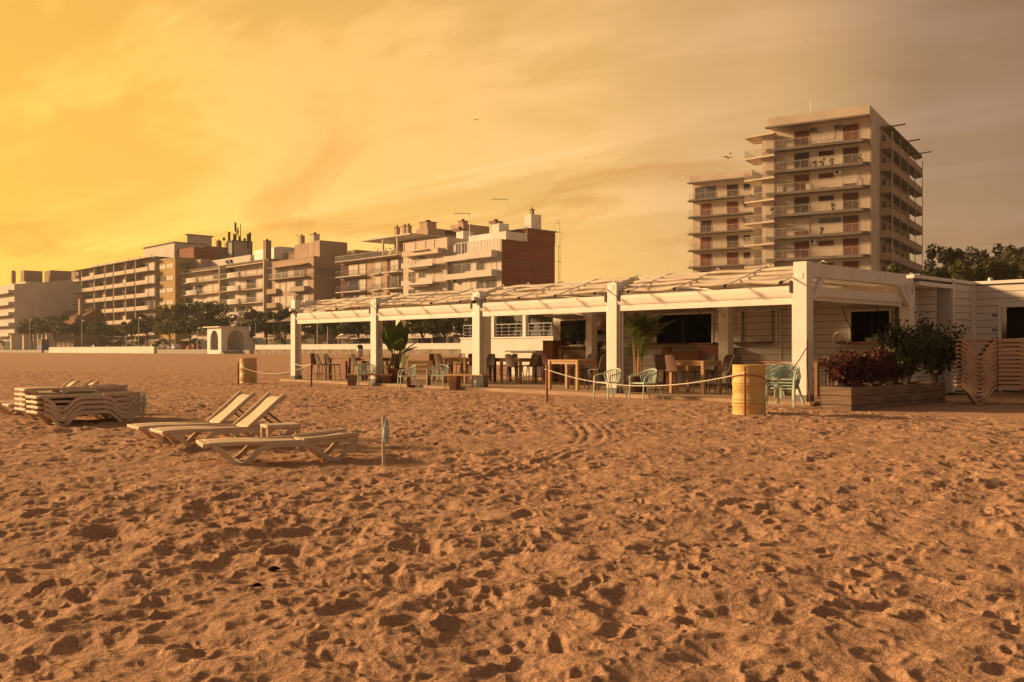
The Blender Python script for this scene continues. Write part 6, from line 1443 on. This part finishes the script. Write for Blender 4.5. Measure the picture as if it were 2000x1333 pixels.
# ------------------------------------------------------------------ terrace restaurant behind the bar
TY = 26.0
xa, xb = on_v(900, TY), on_v(1100, TY); P = loc2w(xa, TY); tt = empty('terrace', (P.x, P.y, 0.1), RZ, 'raised white terrace with a railing and a thin roof behind the bar', 'terrace'); L = xb - xa
dm = P.y - U.y * 0
zt_ = CH + (HZ - 661) / F * (loc2w((xa + xb) / 2, TY).y) - 0.1
MB().box(0, L, 0, 6, -0.6, zt_).build('base_wall', 'whitewall', tt, 0.02); MB().box(-0.05, L + 0.05, -0.08, 6.1, zt_ + 0.003, zt_ + 0.09).build('coping', 'white', tt)
for k in range(3):
    a = L * (0.02 + 0.33 * k); c = L * (0.30 + 0.33 * k); b = MB()
    for z in (0.25, 0.5, 0.75): b.tube([(a, 0.1, zt_ + z), (c, 0.1, zt_ + z)], 0.013, 6)
    b.tube([(a, 0.1, zt_ + 1.0), (c, 0.1, zt_ + 1.0)], 0.035, 8)
    for q in range(5): b.cyl((a + (c - a) * q / 4, 0.1, zt_ + 0.09), (a + (c - a) * q / 4, 0.1, zt_ + 1.0), 0.028, n=6)
    b.build('railing', 'lav', tt)
for k in range(4): MB().box(L * (0.315 + 0.33 * k) - 0.14 - (L * 0.33 if k == 3 else 0) * 3 * 0.98, L * (0.315 + 0.33 * k) + 0.14 - (L * 0.33 if k == 3 else 0) * 3 * 0.98, 0.0, 0.28, zt_ + 0.09, zt_ + 2.35).build('pillar', 'white', tt)
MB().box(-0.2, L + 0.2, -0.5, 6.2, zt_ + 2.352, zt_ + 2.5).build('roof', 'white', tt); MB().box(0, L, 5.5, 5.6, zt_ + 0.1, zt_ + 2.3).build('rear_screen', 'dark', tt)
for i in range(7):
    q = loc2w(xa + 0.8 + i * L / 7.5, TY + 0.7 + 0.3 * (i % 2)); t = empty('terrace_shrub', (q.x, q.y, 0.1 + zt_ + 0.09), 0, 'leafy tub plant behind the terrace railing', 'plant', 'tub plants on the terrace')
    MB().lathe([(0, 0), (0.2, 0), (0.25, 0.35), (0, 0.33)], 12).build('tub', 'pot', t); Pp, _ = crown_points(220, 0.45, 0.45, 0.55 + 0.12 * (i % 3), 0.85, 9, NR, 0.42); v, f = leaf_quads(Pp, 0.10, NR); arr_mesh('foliage', v, f, 'leafB' if i % 3 else 'leafD', t)

# ------------------------------------------------------------------ promenade furniture
def lamp(px, py_top, ly, label):
    lx = on_v(px, ly); p = loc2w(lx, ly, 1.28); h = CH + (HZ - py_top) / F * p.y - 1.28
    t = empty('street_lamp', p, RZ, label, 'street lamp', 'street lamps on the promenade'); MB().tube([(0, 0, -0.1), (0, 0, h)], 0.085, 8, 0.06).cyl((0, 0, 0), (0, 0, 0.6), 0.13, 0.11, 8).build('pole', 'alu', t)
    MB().tube([(0, 0, h - 0.1), (0.5, 0, h + 0.05), (1.0, 0, h + 0.05)], 0.05, 6).build('arm', 'alu', t); MB().box(0.7, 1.4, -0.15, 0.15, h, h + 0.12).build('lamp_head', 'alu', t, 0.03)
for px, py, lb in [(58, 626, 'street lamp far left before the white block'), (160, 627, 'street lamp under the long balcony block'), (271, 622, 'street lamp left of the ochre block'), (386, 642, 'street lamp left of the arched pavilion'), (620, 630, 'street lamp seen through the far left bay'), (661, 655, 'short street lamp behind the red-legged tables')]: lamp(px, py, 54.0, lb)
for px, py, lb in [(499, 632, 'flagpole with a dark flag right of the pavilion'), (640, 638, 'bare pale flagpole seen through the far left bay')]:
    p = loc2w(on_v(px, 53.2), 53.2, 1.28); h = CH + (HZ - py) / F * p.y - 1.28; t = empty('flagpole', p, 0, lb, 'flagpole'); MB().tube([(0, 0, 0), (0, 0, h)], 0.06, 6, 0.04).build('pole', 'white', t)
    if px == 499:
        vs = [(-0.06 - 0.9 * k / 6, 0.12 * math.sin(k * 1.1), h - 0.1 - zz - 0.05 * k) for k in range(7) for zz in (0, 1.9)]
        o = MB().add(vs, [(2 * k, 2 * k + 1, 2 * k + 3, 2 * k + 2) for k in range(6)], True).build('flag', 'dark', t); o.modifiers.new('t', 'SOLIDIFY').thickness = 0.01
def car(px, ly, m, label, rot=0.0):
    lx = on_v(px, ly); p = loc2w(lx, ly, 1.17); t = empty('parked_car', p, RZ + rot, label, 'car', 'cars on the seafront road')
    prof = [(-2.1, 0.35), (-2.15, 0.65), (-1.95, 0.82), (-1.05, 0.95), (1.55, 0.98), (2.0, 0.9), (2.12, 0.6), (2.08, 0.35)]
    cab = [(-1.05, 0.951), (-0.45, 1.42), (0.9, 1.45), (1.6, 0.981)]
    MB().prism([(x, -0.85, z) for x, z in prof], (0, 1.7, 0)).build('body', m, t, 0.06); c = MB().prism([(x, -0.72, z) for x, z in cab], (0, 1.44, 0)).build('cabin', m, t, 0.05)
    MB().prism([(-0.85, -0.735, 1.0), (-0.42, -0.735, 1.36), (0.85, -0.735, 1.38), (1.35, -0.735, 1.0)], (0, 0.01, 0)).build('side_window', 'pane', c)
    MB().prism([(-1.03, -0.62, 0.99), (-0.50, -0.62, 1.40), (-0.52, -0.62, 1.42), (-1.06, -0.62, 0.99)], (0, 1.24, 0)).build('windscreen', 'pane', c)
    for x in (-1.35, 1.35):
        for y in (-0.86, 0.66): w = MB().cyl((x, y, 0.31), (x, y + 0.2, 0.31), 0.31, n=18).build('wheel', 'tyre', t); MB().cyl((x, y - 0.005 if y < 0 else y + 0.2, 0.31), (x, y - 0.001 if y < 0 else y + 0.206, 0.31), 0.18, n=12).build('rim', 'alu', w)
    for y in (-0.6, 0.6): MB().box(-2.16, -2.1, y - 0.15, y + 0.15, 0.62, 0.74).build('headlight', 'white', t)
for px, m, lb in [(318, 'carwhite', 'white car parked left of the arched pavilion'), (352, 'carred', 'red car parked under the largest dark tree'), (340, 'carwhite', 'white car standing just behind the red car'), (378, 'carred', 'red car close beside the arched pavilion'), (297, 'cardark', 'dark car at the end of the low white parapet'), (640, 'cardark', 'dark car seen through the far left bay'), (690, 'cardark', 'dark car seen left of the second pergola post')]: car(px, 67.5 if m != 'carwhite' or px == 318 else 65.6, m, lb)
for px, m, lb in [(185, 'cardark', 'dark car behind the low white parapet, left'), (215, 'cardark', 'dark car behind the low white parapet under the small round tree'), (250, 'cardark', 'dark car behind the low white parapet near its rounded end')]: car(px, 66.5, m, lb)
p = loc2w(on_v(78, 53.4), 53.4, 1.28); t = empty('blue_booth', p, RZ, 'small blue booth at the far left end of the promenade', 'booth'); MB().box(-1.3, 1.3, 0, 1.6, 0, 1.3).build('base', 'blue', t); MB().box(-1.28, 1.28, 0.02, 1.58, 1.301, 2.5).build('window_band', 'pane', t); MB().box(-1.4, 1.4, -0.1, 1.7, 2.501, 2.65).build('roof', 'blue', t)
# row of pale gate pillars at the far left
for px, lb in ((21, 'pale square gate pillar at the far left, first'), (45, 'pale square gate pillar beside the leftmost tree'), (90, 'pale square gate pillar right of the blue booth')):
    p = loc2w(on_v(px, 55), 55, 1.28); t = empty('gate_pillar', p, RZ, lb, 'pillar', 'gate pillars on the promenade'); MB().box(-0.55, 0.55, 0, 1.0, 0, 3.9).build('shaft', 'cream', t, 0.02); MB().box(-0.7, 0.7, -0.15, 1.15, 3.901, 4.1).build('cap', 'cream', t, 0.02)
# parasols by the sea wall
for px, py, lb in ((575, 628, 'beige parasol left of the pergola before the seafront'), (548, 630, 'beige parasol on the promenade behind the round tree')):
    p = loc2w(on_v(px, 58), 58, 1.28); t = empty('parasol', p, 0, lb, 'parasol', 'parasols on the promenade'); h = CH + (HZ - py + 10) / F * p.y - 1.28
    MB().lathe([(2.6, h - 0.9), (1.3, h - 0.35), (0.05, h), (0.0, h)], 8).build('canopy', 'canvas', t); MB().tube([(0, 0, 0), (0, 0, h)], 0.05, 6).build('pole', 'white', t)
# litter bin at the wall behind tables
p = gp(703, 700, 0.35); t = empty('litter_bin', (p.x, p.y, zat(p.x, p.y)), 0, 'grey litter bin with a dark hood beyond the far left tables', 'bin'); MB().lathe([(0, 0), (0.3, 0), (0.36, 0.85), (0.34, 0.9)], 16).build('body', 'alu', t); MB().lathe([(0.38, 0.9), (0.36, 1.1), (0.2, 1.3), (0, 1.35)], 16).build('hood', 'dark', t)
# birds
for px, py, d, s, a, lb in ((1423, 309, 60, 0.35, 0.4, 'dark bird flying left of the tower'), (932, 235, 90, 0.28, 0.1, 'small bird flying in the middle of the sky'), (842, 110, 120, 0.2, 0.6, 'tiny bird high above the brick wall'), (1573, 83, 120, 0.22, -0.3, 'tiny bird high above the tower'), (1427, 301, 62, 0.2, 1.2, 'smaller bird above the dark bird by the tower')):
    t = empty('bird', pt(px, py, d), a, lb, 'bird', 'birds in the sky')
    MB().lathe([(0.0, -0.5 * s), (0.08 * s, -0.3 * s), (0.13 * s, 0), (0.09 * s, 0.25 * s), (0.07 * s, 0.38 * s), (0, 0.5 * s)], 10).build('body', 'bird', t).rotation_euler = (R(80), 0, 0)
    for sg in (-1, 1): MB().prism([(sg * 0.08 * s, -0.12 * s, 0.05 * s), (sg * 0.55 * s, -0.05 * s, 0.30 * s), (sg * 1.1 * s, 0.12 * s, 0.12 * s), (sg * 0.55 * s, 0.14 * s, 0.28 * s), (sg * 0.08 * s, 0.15 * s, 0.05 * s)], (0, 0, 0.03 * s)).build('wing', 'bird', t)

# things kept on the tower balconies
TRZ = T.t.rotation_euler.z
def on_tower(x, y, z): c, s_ = math.cos(TRZ), math.sin(TRZ); return Vector((T.P.x + c * x - s_ * y, T.P.y + s_ * x + c * y, T.z0 + z))
for i, (v, k, lb) in enumerate([(840, 1, 'leafy plant on the second tower balcony from the top, left side'), (1070, 1, 'dark potted plant under the window of the second tower balcony from the top'), (1120, 1, 'second dark potted plant under the same tower window'), (1185, 1, 'third dark potted plant right of that tower window'), (770, 3, 'reddish plant at the left end of the fourth tower balcony'), (1190, 3, 'dark plant right of the window on the fourth tower balcony'), (1110, 4, 'small table plant under the wide tower window'), (1390, 1, 'dark plant at the right end of the second tower balcony')]):
    t = empty('balcony_plant', on_tower(xt(v), -1.0, levels[k] + 0.01), TRZ, lb, 'plant', 'plants on the tower balconies'); MB().lathe([(0, 0), (0.15, 0), (0.2, 0.35), (0, 0.33)], 10).build('pot', 'pot', t)
    Pp, _ = crown_points(90, 0.32, 0.25, 0.35, 0.62, 6, NR, 0.42); vv, ff = leaf_quads(Pp, 0.12, NR); arr_mesh('foliage', vv, ff, 'redleaf' if k == 3 and i == 4 else 'leafB', t)
for v, k, lb in [(1378, 2, 'pale box at the right end of the third tower balcony'), (1020, 2, 'pale folded chair under the third tower window'), (820, 2, 'pale screen leaning on the third tower balcony')]:
    t = empty('balcony_box', on_tower(xt(v), -0.8, levels[k] + 0.01), TRZ, lb, 'box', 'pale boxes on the tower balconies'); MB().box(-0.35, 0.35, -0.25, 0.25, 0, 0.85).build('cabinet', 'white', t, 0.02); MB().box(-0.3, 0.3, -0.27, -0.252, 0.1, 0.75).build('front', 'palewall', t)
for v, k in [(1040, 0), (1215, 0), (1215, 2), (1040, 5)]:
    o = MB().box(xt(v) - 0.42, xt(v) + 0.42, -0.34, -0.003, levels[k] + 1.75, levels[k] + 2.25).build('air_conditioner', 'stool' if k == 0 else 'white', T.t); MB().cyl((xt(v) - 0.1, -0.345, levels[k] + 2.0), (xt(v) - 0.1, -0.36, levels[k] + 2.0), 0.2, n=14).build('fan_grille', 'dark', o)
# ------------------------------------------------------------------ warm evening haze over the seafront
def make_haze():
    m = bpy.data.materials.new('evening_haze'); m.use_nodes = True; N = m.node_tree.nodes; N.remove(N['Principled BSDF'])
    v = N.new('ShaderNodeVolumePrincipled'); v.inputs['Density'].default_value = 0.00028; v.inputs['Color'].default_value = (0.95, 0.90, 0.84, 1); v.inputs['Anisotropy'].default_value = 0.3
    m.node_tree.links.new(v.outputs[0], N['Material Output'].inputs['Volume'])
    o = MB().box(-330, 330, -40, 420, -6, 62).build('haze', m); tag(o, 'thin warm evening haze over the beach and town', 'haze', kind='stuff')
make_haze()
